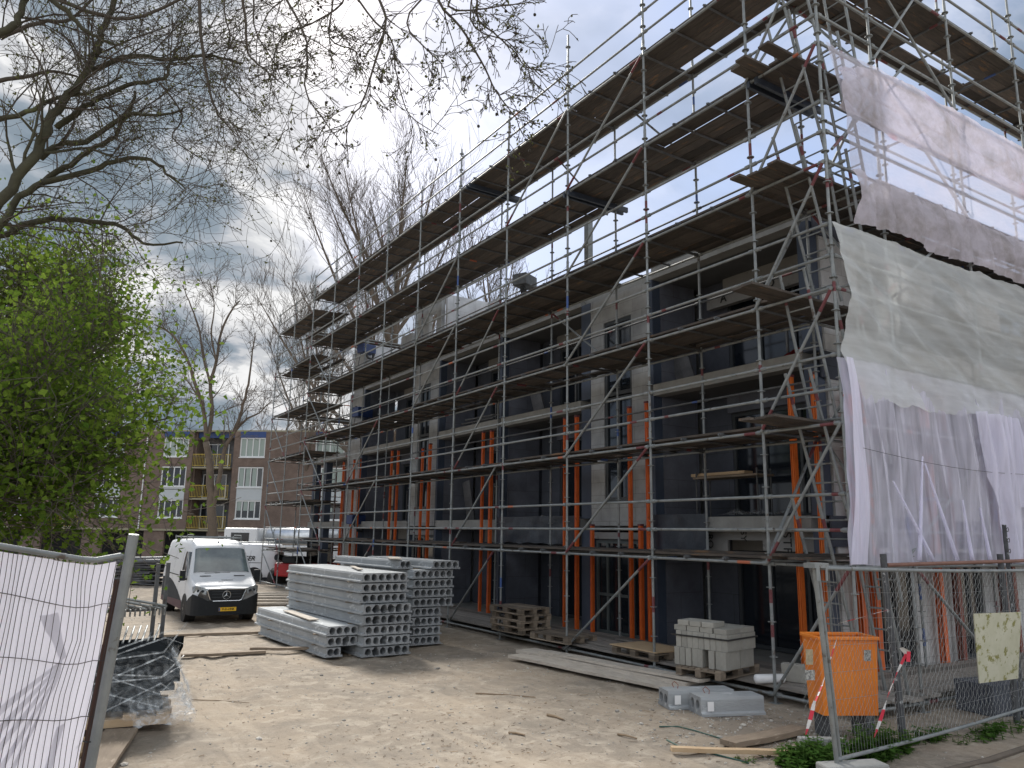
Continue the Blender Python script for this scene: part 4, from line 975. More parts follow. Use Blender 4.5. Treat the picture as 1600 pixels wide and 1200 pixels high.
#==YARD==
# ------------------------------------------------------------------ orange skip
e = empty('skip_bin', (8.94, 6.33, 0.20), R(-27.5), 'tall orange steel skip with worn stickers standing behind the street fence', 'skip')
W0, W1, D_, H_ = .345, .375, .21, .99
q = MB()
def ringz(z, k): w_ = W0+(W1-W0)*k; d_ = D_*(.9+.15*k); return [(-w_, -d_, z), (w_, -d_, z), (w_, d_, z), (-w_, d_, z)]
a = ringz(.08, 0); b_ = ringz(H_, 1); ai = [(x*.95, y*.94, z+.03) for x, y, z in a]; bi = [(x*.95, y*.94, z) for x, y, z in b_]
q.add(a+b_+ai+bi, [(0, 1, 5, 4), (1, 2, 6, 5), (2, 3, 7, 6), (3, 0, 4, 7), (0, 3, 2, 1), (8, 12, 13, 9), (9, 13, 14, 10), (10, 14, 15, 11), (11, 15, 12, 8), (8, 9, 10, 11), (4, 5, 13, 12), (5, 6, 14, 13), (6, 7, 15, 14), (7, 4, 12, 15)])
q.build('bin_body', M['bin'], e)
q = MB(); 
for s_ in (-1, 1): q.box(-W1-.02, W1+.02, s_*D_*1.05-.03, s_*D_*1.05+.03, H_-.03, H_+.012)
for s_ in (-1, 1): q.box(s_*W1-.03, s_*W1+.03, -D_*1.05+.03, D_*1.05-.03, H_-.029, H_+.01)
q.build('rim', M['bin'], e, bevel=.008)
q = MB()
for s_ in (-1, 1): q.box(s_*.24-.05, s_*.24+.05, -D_*.88, D_*.88, -.20, .08)
q.build('skid', M['oldpost'], e)
for nm_, x, z, w_, h_, m_ in (('sticker', -.25, .76, .09, .18, 'paperbeige'), ('sticker', -.25, .55, .12, .12, 'paper'), ('sticker', .12, .78, .09, .13, 'paper')):
    zr = (z-.08)/(H_-.08); yy = -D_*(.9+.15*zr)-.004
    q = MB(); q.box(x-w_/2, x+w_/2, -.002, .002, -h_/2, h_/2); q.build(nm_, M[m_], e, loc=(x, yy, z), rot=(R(3.3), 0, 0))
# ------------------------------------------------------------------ street fence on the right
def bil(A0, A1, B0, B1, u, v):
    return (A0.lerp(B0, u)).lerp(A1.lerp(B1, u), v)     # A left, B right; 0 bottom, 1 top
A0, A1 = Vector((7.42, 5.36, .16)), Vector((7.07, 5.24, 2.08)); B0, B1 = Vector((12.5, 5.62, .20)), Vector((12.3, 5.28, 2.0))
org = A0.copy()
e = empty('mobile_fence', org, 0, 'galvanised wire mesh fence panel leaning in a concrete foot on the street side', 'fence', 'mobile fence panels')
A1 -= org; B0 -= org; B1 -= org; A0 = Vector((0, 0, 0))
q = MB(); q.tube(A0-Vector((0, 0, .14)), A1+(A1-A0).normalized()*.05, .024, 10); q.tube(A0+Vector((.09, .02, -.14)), A1+Vector((.075, .02, .0)), .022, 10); q.build('frame_post', M['galv'], e)
q = MB(); q.path([bil(A0, A1, B0, B1, u, 1)+Vector((0, 0, -.02*math.sin(math.pi*u))) for u in np.linspace(0, 1, 14)], .021, 10); q.build('top_rail', M['galv'], e)
q = MB(); q.path([bil(A0, A1, B0, B1, u, 0)+Vector((0, 0, -.03*math.sin(math.pi*u))) for u in np.linspace(0, 1, 14)], .021, 10); q.build('bottom_rail', M['galv'], e)
q = MB(); q.tube(B0-Vector((0, 0, .1)), B1, .022, 10); q.build('frame_post', M['galv'], e)
q = MB()
for i in range(1, 90): 
    u = i/90; q.path([bil(A0, A1, B0, B1, u+.006*noise.noise(Vector((i, v*3, 0))), v)+Vector((0, .03*noise.noise(Vector((u*6, v*3, 1))), 0)) for v in np.linspace(0, 1, 7)], .0016, 3, caps=False)
for j in range(1, 7):
    v0 = j/7+.02
    q.path([bil(A0, A1, B0, B1, u, v0)+Vector((0, -.004+.03*noise.noise(Vector((u*6, v0*3, 1))), -.045*math.sin(math.pi*u)-.03*u*(7-j)/7)) for u in np.linspace(0, 1, 20)], .0022, 3, caps=False)
q.build('wire_mesh', M['wire'], e)
q = MB(); q.box(-.07, .16, -.055, .08, 0, .05); q.box(-.05, .0, -.06, -.05, -.13, .0); q.box(.1, .13, -.06, -.05, -.13, 0); q.build('clamp', M['galv'], e, loc=A1, rot=(0, 0, 0))
e2 = empty('fence_foot', (7.55, 5.28, .0), R(-20), 'concrete foot block under the left post of the street fence', 'fence foot')
q = MB(); q.box(-.35, .35, -.12, .12, 0, .13); q.build('block', M['concrete'], e2, bevel=.02)
# mossy board hung on the fence
q = MB(); p0, p1, p2, p3 = [Vector(t_)-org for t_ in ((10.47, 5.42, .63), (11.5, 5.45, .60), (11.4, 5.28, 1.47), (10.26, 5.30, 1.49))]
dv = Vector((0, .03, 0)); dd = Vector((0, .042, 0))
q.add([p+org+dv for p in (p0, p1, p2, p3)]+[p+org+dd for p in (p0, p1, p2, p3)], [(0, 1, 2, 3), (7, 6, 5, 4), (0, 4, 5, 1), (1, 5, 6, 2), (2, 6, 7, 3), (3, 7, 4, 0)])
q.build('notice_board', M['mossboard'], None, label='blank cream board stained yellow green with moss hung on the right fence', cat='board')
# chain link fence behind
e = empty('chain_link_fence', (8.9, 5.62, .05), 0, 'old chain link fence with flaking posts and a rusty top rail behind the mobile fence', 'fence')
for x, t_ in ((0, .0), (2.75, 0), (5.5, 0)):
    q = MB(); q.path([(x+.12 if x == 0 else x, 0, -.1), (x+.08 if x == 0 else x, 0, .7), (x, 0, 1.5), (x-.01, 0, 2.16)], [.042, .042, .038, .038], 10); q.build('post', M['oldpost'], e)
q = MB(); q.tube((.02, -.02, 2.03), (5.5, -.02, 2.09), .024, 8); q.build('top_rail', M['rustrail'], e)
q = MB(); px_ = .05; nz_ = 34; 
for i in range(int(5.5/px_)):
    q.path([(-.0+i*px_+(px_ if (j+i) % 2 else 0)-.18*(j/nz_)*(1-j/nz_)*1.2+.012*noise.noise(Vector((i*.3, j*.3, 0))), .004*(1 if i % 2 else -1), .02+j*(1.95/nz_)+.02*noise.noise(Vector((i*.4, j*.1, 4)))) for j in range(nz_+1)], .0017, 3, caps=False)
for i in range(26):
    q.path([(-1.32+i*px_+(px_ if (j+i) % 2 else 0), .25, .02+j*(1.2/22)) for j in range(23)], .0010, 3, caps=False)
q.build('chain_mesh', M['chainwire'], e)
# barbed post at the far right
e = empty('barbed_post', (12.05, 5.72, 0), 0, 'dark steel post with curled wire ties rising at the right edge behind the fence', 'post')
q = MB(); q.tube((0, 0, 0), (0, 0, 2.62), .03, 8); q.build('shaft', M['oldpost'], e)
q = MB()
for k in range(4):
    z = 2.55-k*.15; q.path([(-.05, -.03, z), (.0, -.05, z+.03), (.05, -.03, z), (0, -.045, z-.03), (-.05, -.03, z)], .005, 4)
q.build('wire_tie', M['wiredark'], e)
# barrier tape
def tape(pts, label, w_=.03, n=10):
    q = MB(); pts = [Vector(p) for p in pts]; tot = sum((pts[i+1]-pts[i]).length for i in range(len(pts)-1)); seg = 0; acc = 0
    for i in range(len(pts)-1):
        a, b_ = pts[i], pts[i+1]; m_ = max(1, int((b_-a).length/.03))
        for j in range(m_):
            p = a.lerp(b_, j/m_); r_ = a.lerp(b_, (j+1)/m_); acc += (r_-p).length
            up = Vector((.35*math.sin(acc*9), .3, .9)).cross((b_-a).normalized()); up = up.normalized()*w_ if up.length > .01 else Vector((0, w_, 0))
            q.add([p-up*.5, r_-up*.5, r_+up*.5, p+up*.5], [(0, 1, 2, 3)], int(acc/.11) % 2)
    return q.build('barrier_tape', [M['tapewhite'], M['tapered']], None, label=label, cat='barrier tape', group='red and white barrier tape')
tape([pt(1310, 974, 8.5), pt(1345, 965, 8.5), pt(1372, 957, 8.55), pt(1400, 950, 8.6)], 'red and white tape stretched between the fence and the flaking post above the orange skip')
tape([pt(1408, 1012, 8.4), pt(1416, 1022, 8.4), pt(1402, 1050, 8.4), pt(1388, 1085, 8.4), pt(1378, 1118, 8.4), pt(1366, 1152, 8.4)], 'red and white tape hanging down from the flaking post', .045)
tape([pt(1409, 1012, 8.38), pt(1420, 1018, 8.38), pt(1419, 1034, 8.38)], 'knotted red and white tape end around the flaking post', .04)
tape([pt(1273, 1095, 8.0), pt(1267, 1120, 8.0), pt(1259, 1148, 8.0)], 'red and white tape tail hanging left of the fence post foot', .045)
tape([pt(1307, 1000, 8.5), pt(1296, 1035, 8.45), pt(1285, 1070, 8.4), pt(1274, 1096, 8.1)], 'thin twisted red and white tape crossing the orange skip', .02)
# kerb stone and paving leftovers at the fence foot
bx('kerb_stone', M['concrete'], None, -.26, .26, -.06, .06, 0, .15, loc=(8.05, 6.0, .01), rot=(0, 0, R(-35)), label='grey kerb stone lying left of the nettles at the fence foot', cat='kerb stone', bevel=.01)
bx('concrete_pad', M['blockdark'], None, -.4, .4, -.3, .3, 0, .42, loc=(12.15, 6.15, .0), rot=(0, 0, R(-10)), label='dull blue grey concrete pad under the mossy board', cat='concrete pad', bevel=.01)
# nettles and grass
def plants(name, cx_, cy_, rx, ry, n, h_, label, seed, kind=None, m='leafdark'):
    rg = np.random.default_rng(seed); q = MB()
    for i in range(n):
        a = rg.uniform(0, 6.28); r_ = math.sqrt(rg.uniform()); x = cx_+rx*r_*math.cos(a); y = cy_+ry*r_*math.sin(a); hh = h_*rg.uniform(.45, 1.1)*(1.1-.6*r_)
        d = Vector((rg.normal()*.18, rg.normal()*.18, 1)).normalized(); p = Vector((x-cx_, y-cy_, gz(x, y)))
        q.path([p, p+d*hh*.5, p+d*hh], [.004, .003, .002], 3)
        for k in range(int(5+hh*16)):
            t_ = .15+.85*k/(5+hh*16); c_ = p+d*hh*t_; az = rg.uniform(0, 6.28); l = (.105 if hh > .1 else .05)*(1.25-t_*.6)*rg.uniform(.7, 1.2)
            o_ = Vector((math.cos(az), math.sin(az), rg.uniform(-.35, .35))); s_ = o_.cross(Vector((0, 0, 1))).normalized()*l*.30
            q.add([c_, c_+o_*l*.45+s_, c_+o_*l, c_+o_*l*.45-s_], [(0, 1, 2, 3)])
    o = q.build(name, M[m], None, loc=(cx_, cy_, 0), label=label, cat='plant' if not kind else 'plants', kind=kind); return o
plants('nettle_clump', 7.55, 5.75, .42, .30, 130, .34, 'dense clump of green nettles growing round the left foot of the street fence', 3)
plants('nettle_clump', 8.45, 5.62, .62, .26, 130, .40, 'green nettles growing behind the fence under the orange skip', 4)
plants('nettle_clump', 9.6, 5.7, .5, .12, 40, .22, 'low straggling weeds along the chain link fence foot', 5)
plants('weeds', 10.9, 5.45, 1.2, .22, 90, .16, 'low weeds along the bottom rail of the street fence', 6, 'stuff')
plants('weeds', 7.3, 6.15, .5, .25, 14, .09, 'sparse small weeds around the kerb stone', 8, 'stuff')
# ------------------------------------------------------------------ fence with the printed banner on the left
PB = pt(196, 872, 3.3); PT = pt(207, 846, 3.3); bot = pt(122, 1300, 3.18)
dirn = (PT-bot).normalized()
base = PT+(bot-PT)*1.75
e = empty('mobile_fence', base, 0, 'wire mesh fence panel with a white printed banner tilting at the left edge', 'fence', 'mobile fence panels')
lv = (pt(-200, 852, 2.55)-PB)             # along the panel to the left
TR = [PB, pt(188, 868, 3.28), pt(150, 875, 3.2), pt(130, 874, 3.15), pt(60, 863, 2.98), pt(0, 853, 2.83), pt(-200, 830, 2.42)]
def railpt(u):
    tot = [0]
    for i in range(6): tot.append(tot[-1]+(TR[i+1]-TR[i]).length)
    d = u*tot[-1]
    for i in range(6):
        if d <= tot[i+1]+1e-9: return TR[i].lerp(TR[i+1], (d-tot[i])/(tot[i+1]-tot[i]))
    return TR[-1]
def lp(u, v): return railpt(u)+(base-PT)*v-base
q = MB(); q.tube(PT+dirn*.03-base, Vector((0, 0, 0)), .0215, 12); q.build('frame_post', M['galv'], e)
q = MB(); tr = [p-base for p in TR]
q.path(tr, .0115, 10); q.build('top_rail', M['galv'], e)
q = MB()
for i in range(1, 40):
    u = i/40.*.98
    pts_ = []
    for v in np.linspace(0.0, 1, 20):
        p = lp(u, v*.99); p = p+Vector((.016*noise.noise(Vector((i*.25, v*5, 0))), 0, 0))+(_r2*.03*math.exp(-((v-.15)/.07)**2)*math.exp(-((i-7)/3.)**2)); pts_.append(p)
    q.path(pts_, .0017, 4, caps=False)
for j in range(0, 9):
    v = .092+j*.110
    q.path([lp(u, v+.004*math.sin(u*9+j)-.018*u)-_f*.004 for u in np.linspace(.0, 1, 18)], .0021, 4, caps=False)
q.build('wire_mesh', M['wiredark'], e)
for v_ in (.36, .60):
    q = MB(); c_ = lp(0, v_); q.path([c_+_r2*.03-_f*.02, c_-_f*.03, c_-_r2*.04-_f*.012, c_-_r2*.055], .0028, 5); q.build('cable_tie', M['strap'], e)
# banner tied behind the wires
bw = Vector((0, 0, 0))+_f*.018
def bfn(u, v):
    uu = .045+u*.95; p = lp(uu, .012+v*.96)+bw+_f*(.012*noise.noise(Vector((uu*9, v*3, 2)))+.008*noise.noise(Vector((uu*25, v*9, 2)))); 
    if v < .02: p = p
    return p+_r2*(.010*noise.noise(Vector((0, v*14, 1)))*(1 if u < .02 else 0)) + base
e3 = empty('banner', base, 0, 'white banner printed with pale lilac diagonal shapes tied behind the left fence wires', 'banner')
q = MB(); q.grid(lambda u, v: bfn(u, v)-base, 60, 50); q.smooth = True; q.build('cloth', M['banner'], e3)
def bprint(poly, m):
    q = MB(); k = 10
    a, b_, c_, d_ = poly
    def fn(s_, t_):
        u = (a[0]*(1-s_)+b_[0]*s_)*(1-t_)+(d_[0]*(1-s_)+c_[0]*s_)*t_; v = (a[1]*(1-s_)+b_[1]*s_)*(1-t_)+(d_[1]*(1-s_)+c_[1]*s_)*t_
        return bfn(u, v)-base-_f*.0025
    q.grid(fn, k, k); q.build('printed_shape', M[m], e3)
bprint([(.31, .11), (.23, .10), (.15, .185), (.17, .195)], 'bannerprint')
for a_, b__ in ((.24, .27), (.31, .345), (.39, .43), (.50, .55), (.64, .70)): bprint([(.165, .19+(a_-.24)*.06), (.165, .195+(b__-.24)*.07), (.56, b__+.10), (.56, a_+.10)], 'bannerprint2')
bprint([(.10, .32), (.13, .325), (.30, .97), (.20, .97)], 'bannerprint2')
q = MB(); q.grid(lambda u, v: lp(.012+.03*u, .05+v*.55)+_f*.02+_r2*.0, 2, 14); q.build('edge_strip', M['brown'], e3)
# ------------------------------------------------------------------ film wrapped pile on a wooden pallet
e = empty('wrapped_pile', (1.35, 11.0, 0.1), R(-8), 'black panels wrapped in torn clear film on a pallet behind the left fence', 'wrapped pile')
random.seed(5)
q = MB()
for i in range(10):
    z = .16+i*.062; q.box(-1.1+random.uniform(-.1, .1), .60-abs(i-5)*.03+random.uniform(-.10, .08), -.45+random.uniform(-.05, .05), .75+random.uniform(-.05, .3), z, z+.055, T=Matrix.Rotation(R(random.uniform(-4, 4)), 4, 'Z') @ Matrix.Rotation(R(random.uniform(-1.5, 1.5)), 4, 'Y'))
q.build('panel_stack', M['blackwrap'], e)
q = MB()
for k in range(3): q.box(-1.0, .62, -.5+k*.45, -.38+k*.45, 0, .09)
for k in range(5): q.box(-1.0+k*.36, -.86+k*.36, -.5, .6, .09, .13)
q.build('pallet', M['woodnew'], e)
def film(seed, r0, a0, a1, z0, z1, m='film', n=40):
    q = MB()
    def fn(u, v):
        a = a0+(a1-a0)*u; z = z0+(z1-z0)*v; rr = r0*(1.0-.18*v)+.10*noise.noise(Vector((u*7, v*5, seed)))+.03*noise.noise(Vector((u*25, v*16, seed)))
        ca, sa = math.cos(a), math.sin(a); k = 1/max(abs(ca)/1.15, abs(sa)/.80)
        return (-.25+ca*k*rr*.88, .1+sa*k*rr, z+.07*noise.noise(Vector((u*9, v*3, seed+2))))
    q.grid(fn, n, 20); q.smooth = True; q.build('wrapping_film', M[m], e)
film(1, 1.0, R(-150), R(60), .1, .84); film(4, 1.06, R(-120), R(30), .15, .7); film(9, 1.1, R(-60), R(15), .05, .35, 'filmedge')
random.seed(8)
for k in range(9):
    y_ = -.60; z_ = .2+k*.09; q = MB(); q.path([(-1.0+.1*k, y_-.02, z_), (-.2, y_-.08, z_+random.uniform(-.1, .25)), (.45, y_-.05, z_+random.uniform(-.1, .3)), (.70, -.2, z_+random.uniform(0, .3))], [.006, .010, .012, .004], 4); q.build('film_strand', M['filmedge'], e)
q = MB(); q.grid(lambda u, v: (.55+.25*u, -.3+.3*v, .80-.5*u+.14*noise.noise(Vector((u*5, v*5, 3)))), 14, 14); q.build('wrapping_film', M['filmedge'], e)
board((.95, 8.3), (1.50, 10.25), .34, .045, 'wide brown board in front of the film wrapped pile', .06, m='woodbrown')
board((.60, 9.2), (1.2, 10.3), .25, .04, 'splintered board under the wide brown board at the left', .0, m='woodnew')
# ------------------------------------------------------------------ scaffold tube rack
e = empty('tube_rack', (2.35, 15.6, 0), R(8), 'steel stillage rack loaded with scaffold tubes behind the wrapped pile', 'rack')
for (x, y) in ((0, 0), (.28, .35), (-1.1, 0), (-1.1, .5)):
    q = MB(); q.box(x-.03, x+.03, y-.03, y+.03, 0, 1.75 if x > -1 else 1.5); q.build('upright', M['galvdark'], e)
q = MB(); q.box(-1.1, .05, -.03, .03, .2, .26); q.box(-1.1, .3, .35, .4, .2, .26); q.box(-1.1, .3, .35, .4, .92, .97); q.box(-1.1, .05, -.03, .03, .92, .97); q.build('cross_bar', M['galvdark'], e)
random.seed(4)
q = MB()
for i in range(14): q.tube((-1.0+.08*i, -.45+random.uniform(-.1, .1), 1.0+.04*(i % 3)), (-1.35+.08*i, 1.4, 1.03+.04*(i % 3)), .024, 6)
for i in range(14):
    q.box(-1.0+.08*i, -.985+.08*i, -.46, -.40, .88, 1.0)
q.build('tube', M['galv'], e, kind='stuff')
q = MB()
for i in range(12): q.box(-1.2+.05*i, .2+.04*i, -.9+.10*i, -.86+.10*i, .22-.0*i, .42)
q.build('frame_stack', M['blackwrap'], e)
q = MB()
for i in range(6): q.tube((-.6+.1*i, -.5, .46+.0*i), (-.3+.11*i, .4, .62), .018, 6)
q.build('tube', M['galv'], e)
# dark sheet pile farther back
random.seed(14)
e = empty('sheet_pile', (5.0, 37.5, 0), R(-30), 'dark pile of sheets and rolls lying beyond the van at the left', 'pile')
q = MB()
for i in range(12): q.box(-1.6+random.uniform(-.3, .3), 1.0+random.uniform(-.5, .3), -.7, .8, .05+i*.07, .10+i*.07, T=Matrix.Rotation(R(random.uniform(-9, 9)), 4, 'Z') @ Matrix.Rotation(R(random.uniform(-3, 3)), 4, 'Y'))
q.build('sheet_stack', M['junk'], e)
q = MB()
for i in range(5): q.tube((-1.5+.2*i, -.8, .95+.1*(i % 2)), (1.0, -.6+.2*i, 1.0+.1*(i % 2)), .10, 8)
q.build('roll', M['galvdark'], e)
# lumber pile right of the van
random.seed(15)
for i in range(7):
    board((6.9+.1*i, 26.0+.5*i), (9.6+.05*i, 24.9+.6*i), .22, .06, '%s loose board from the front in the jumbled heap right of the van' % ('first', 'second', 'third', 'fourth', 'fifth', 'sixth', 'seventh')[i], .02+.05*(i % 4), group='boards in the jumbled heap')
# ------------------------------------------------------------------ loose stones, chips, hoses
rg = np.random.default_rng(5); q = MB()
for i in range(3400):
    if i < 2200: x = rg.uniform(.5, 9.4); y = rg.uniform(5.5, 14)
    else: x = rg.uniform(1, 9); y = rg.uniform(13, 24)
    if i % 3 == 0: x = rg.normal(8.5, 1.0); y = rg.normal(7.2, .9)
    if x > 9.6: continue
    s_ = rg.gamma(1.6, .0042)+.003; q.ico((x, y, gz(x, y)+s_*.2), s_, 0, (rg.uniform(.7, 1.3), rg.uniform(.7, 1.3), .6))
q.build('rubble', M['stone'], None, label='scattered small stones and rubble on the bare ground', cat='rubble', kind='stuff')
q = MB()
for i in range(900):
    if i % 4 == 0: x = rg.normal(4.6, .8); y = rg.normal(8.4, .7)
    elif i % 4 == 1: x = rg.uniform(6, 9); y = rg.uniform(6, 10)
    else: x = rg.uniform(.8, 9.2); y = rg.uniform(5.5, 17)
    l = rg.gamma(1.2, .022)+.006; a = rg.normal(.3, 1.2); z = gz(x, y)+.008; d = Vector((math.cos(a), math.sin(a), rg.uniform(-.1, .15)))*l
    q.tube(Vector((x, y, z))-d*.5, Vector((x, y, z+.004))+d*.5, .0015+rg.uniform(0, .003), 4)
q.build('wood_debris', M['chip'], None, label='scattered twigs and wood chips on the bare ground', cat='wood chips', kind='stuff')
for i, (p0, p1, r_) in enumerate(((pt(743, 1082, 11), pt(837, 1087, 11.3), .012), (pt(855, 1115, 9.6), pt(880, 1121, 9.5), .02), (pt(795, 1141, 8.6), pt(820, 1147, 8.5), .015), (pt(965, 1145, 8.2), pt(995, 1152, 8.1), .015), (pt(300, 1090, 11), pt(390, 1093, 11), .006))):
    def onground(p): 
        v = p-CAM; t_ = (CAMH-.03)/-v.z; r2 = CAM+v*t_; r2.z = gz(r2.x, r2.y)+.015; return r2
    a, b_ = onground(p0), onground(p1); q = MB(); m_ = a.lerp(b_, .5); q.path([a-a, (m_-a)+Vector((.02, .03, .0)), b_-a], [r_, r_*.9, r_*.6], 6)
    q.build('stick', M['chip'], None, loc=a, label=('long thin stick on the ground in the middle of the yard', 'short dark stick right of the long stick', 'split wood piece near the bottom centre', 'dark wood piece near the fresh batten', 'long bare twig lying by the film wrapped pile')[i], cat='stick')
def gpath(pxs, r_, m, label):
    pts_ = []
    for (a, b_) in pxs:
        v = pt(a, b_, 5)-CAM; t_ = CAMH/-v.z; p = CAM+v*t_; p.z = gz(p.x, p.y)+.012; pts_.append(p)
    q = MB(); o_ = pts_[0].copy(); q.path([p-o_ for p in pts_], r_, 6); q.smooth = True
    q.build('hose', M[m], None, loc=o_, label=label, cat='hose')
gpath([(1030, 1136), (1060, 1138), (1085, 1143), (1110, 1150), (1145, 1162)], .009, 'hose', 'thin green hose lying on the ground below the slab offcut')
gpath([(1042, 1158), (1060, 1168), (1075, 1173), (1100, 1178), (1140, 1186), (1170, 1193)], .010, 'hose', 'thin green hose running along the fresh batten')
#==VEHICLES==
# ------------------------------------------------------------------ vans
def van(loc, rz, label, H=2.36, Wd=1.0, Ln=5.7, livery=True, plate=True, side_text=None, hood_text=None, sc_z=1.0):
    e = empty('van', loc, rz, label, 'van')
    st = [  # y, z bottom, z top, half width low, half width belt, half width top, z belt
        (0.00, .34, .98, .78, .80, .70, .80), (0.05, .26, 1.03, .88, .88, .80, .82), (0.18, .22, 1.09, .95, .95, .88, .86), (0.50, .22, 1.20, .98, .98, .90, .98), (.82, .22, 1.32, .99, .985, .90, 1.10),
        (.86, .22, 1.36, .99, .985, .89, 1.12), (1.15, .22, 1.78, .99, .985, .83, 1.14), (1.42, .22, 2.12, .995, .99, .79, 1.15), (1.55, .22, 2.22, 1.0, .99, .785, 1.15), (1.80, .22, 2.31, 1.0, .99, .80, 1.15), (2.3, .22, 2.36, 1.0, .99, .82, 1.15),
        (3.6, .24, 2.37, 1.0, .99, .83, 1.15), (5.0, .26, 2.36, 1.0, .99, .82, 1.15), (5.55, .28, 2.33, .99, .98, .81, 1.15), (5.68, .34, 2.25, .95, .95, .77, 1.15), (5.7, .5, 2.1, .88, .88, .70, 1.15)]
    ks = Ln/5.7; kh = H/2.36
    secs = []
    for (y, zb, zt, wl_, wb, wt, zbl) in st:
        s_ = Wd
        half = [(0, zb), (wl_*.9, zb), (wl_, zb+.10), (wb+.008, (zb+zbl)/2), (wb, zbl), (wb*.45+wt*.55, zbl+(zt-zbl)*.62), (wt*1.01, zt-.12*min(1, (zt-zbl))), (wt*.95, zt-.035), (wt*.86, zt-.006), (0, zt+.012)]
        ring = [(x*s_, y*ks, z*kh) for x, z in half]+[(-x*s_, y*ks, z*kh) for x, z in half[-2:0:-1]]
        secs.append(ring)
    q = MB(); n = len(secs[0]); vs = [p for r_ in secs for p in r_]
    fs = []; q.v = vs
    arch = []
    for i in range(len(secs)-1):
        for j in range(n): fs.append((i*n+j, i*n+(j+1) % n, (i+1)*n+(j+1) % n, (i+1)*n+j))
    fs.append(tuple(range(n))); fs.append(tuple(range((len(secs)-1)*n+n-1, (len(secs)-1)*n-1, -1)))
    q.f = [tuple(reversed(f_)) for f_ in fs]; q.m = [0]*len(fs); q.smooth = True
    q.build('body', M['white'], e)
    def sx_at(y, z):   # outer half width of the side at height z
        y = y/ks; z = z/kh
        for a, b_ in zip(st, st[1:]):
            if a[0] <= y <= b_[0]:
                t_ = (y-a[0])/(b_[0]-a[0]); v = [a[i]+(b_[i]-a[i])*t_ for i in range(7)]; break
        else: v = list(st[-1])
        _, zb, zt, wl_, wb, wt, zbl = v
        P_ = [(wl_, zb+.10), (wb+.008, (zb+zbl)/2), (wb, zbl), (wb*.45+wt*.55, zbl+(zt-zbl)*.62), (wt*1.01, zt-.12)]
        for (xa, za), (xb, zb2) in zip(P_, P_[1:]):
            if za <= z <= zb2: return (xa+(xb-xa)*(z-za)/(zb2-za))*Wd
        return (P_[0][0] if z < P_[0][1] else P_[-1][0])*Wd
    def sidepatch(fn, name, m, par=e, off=.006, sides=(-1, 1), nu=24, nv=8):
        o_ = None
        for s_ in sides:
            q = MB()
            def g(u, v):
                y, z = fn(u, v); return (s_*(sx_at(y, z)+off), y, z)
            q.grid(g, nu, nv); q.smooth = True; o_ = q.build(name, M[m], par)
        return o_
    # windscreen
    def ws(u, v):
        y = (.895+(1.41-.895)*v)*ks; 
        zt = (1.36+(1.78-1.36)*(y/ks-.86)/.29 if y/ks < 1.15 else 1.78+(2.12-1.78)*(y/ks-1.15)/.27)*kh
        wt = (.89+(.83-.89)*(y/ks-.86)/.29 if y/ks < 1.15 else .83+(.79-.83)*(y/ks-1.15)/.27)
        x = (u-.5)*2*.93*wt*Wd
        return (x, y-.012, zt+.012*(1-abs(u-.5)*2)*1+.016-(.028 if abs(u-.5) > .47 else 0))
    q = MB(); q.grid(ws, 16, 8); q.smooth = True; w_ = q.build('windscreen', M['glasslit'], e)
    q = MB(); 
    for s_ in (-1, 1): q.path([(s_*.15-.35, .87*ks, 1.385*kh), (s_*.15+.1, .88*ks, 1.40*kh)], .008, 4)
    q.build('wiper', M['black'], w_)
    q = MB(); q.box(-.30, -.05, 1.12*ks, 1.15*ks, 1.05, 1.1) ; 
    # side windows
    sidepatch(lambda u, v: ((1.12+.92*u)*ks, (1.20+(.62+.28*min(1, u*2.2)-.08)*v)*kh if False else (1.20+v*(min(.80, .30+u*1.35)))*kh), 'side_window', 'glass', nu=16)
    # grille
    q = MB(); G = []
    for s_ in (-1, 1): pass
    def gr(x, z, y): return (x, y, z)
    out = [(-.52, .965), (.52, .965), (.55, .93), (.45, .66), (.38, .62), (-.38, .62), (-.45, .66), (-.55, .93)]
    q.add([(x*Wd, -.030, z*kh) for x, z in out]+[(x*Wd, .10, z*kh) for x, z in out], [tuple(range(8))]+[(i, (i+1) % 8, 8+(i+1) % 8, 8+i) for i in range(8)])
    gr_ = q.build('grille', M['blackplastic'], e)
    q = MB(); q.path([(x*Wd, -.034, z*kh) for x, z in out+[out[0]]], .018, 6); q.build('grille_frame', M['chrome'], gr_)
    q = MB()
    for z in (.73, .82, .90): q.box(-.42*Wd, .42*Wd, -.040, -.031, z*kh-.012, z*kh+.012)
    q.build('grille_bar', M['swoosh'], gr_)
    # round emblem with three-pointed star
    q = MB(); 
    q.path([(.115*math.cos(t_), -.05, .79*kh+.115*math.sin(t_)) for t_ in np.linspace(0, 2*math.pi, 25)], .009, 6, caps=False)
    for k in range(3):
        a = math.pi/2+k*2*math.pi/3; q.add([(0, -.062, .79*kh), (.022*math.cos(a+1.05), -.052, .79*kh+.022*math.sin(a+1.05)), (.11*math.cos(a), -.052, .79*kh+.11*math.sin(a)), (.022*math.cos(a-1.05), -.052, .79*kh+.022*math.sin(a-1.05))], [(0, 1, 2), (0, 2, 3)])
    q.build('emblem', M['chrome'], gr_)
    # bumper wraps round the nose
    q = MB()
    BP = [(0, -.055), (.60, -.055), (.78, -.040), (.885, .010), (.955, .12), (.992, .40), (1.006, .58)]
    def bump(u, v):
        x = (u-.5)*2; ax = abs(x)*6; i = min(5, int(ax)); f_ = ax-i; X = BP[i][0]+(BP[i+1][0]-BP[i][0])*f_; Y = BP[i][1]+(BP[i+1][1]-BP[i][1])*f_
        top = .62 if X < .46 else .62+.22*(X-.46)/.5
        if i >= 4: top = min(top, .80-.22*(i-4+f_)/2)
        return (math.copysign(X*Wd, x), (Y-.012)*ks, (.22+(top-.22)*v)*kh)
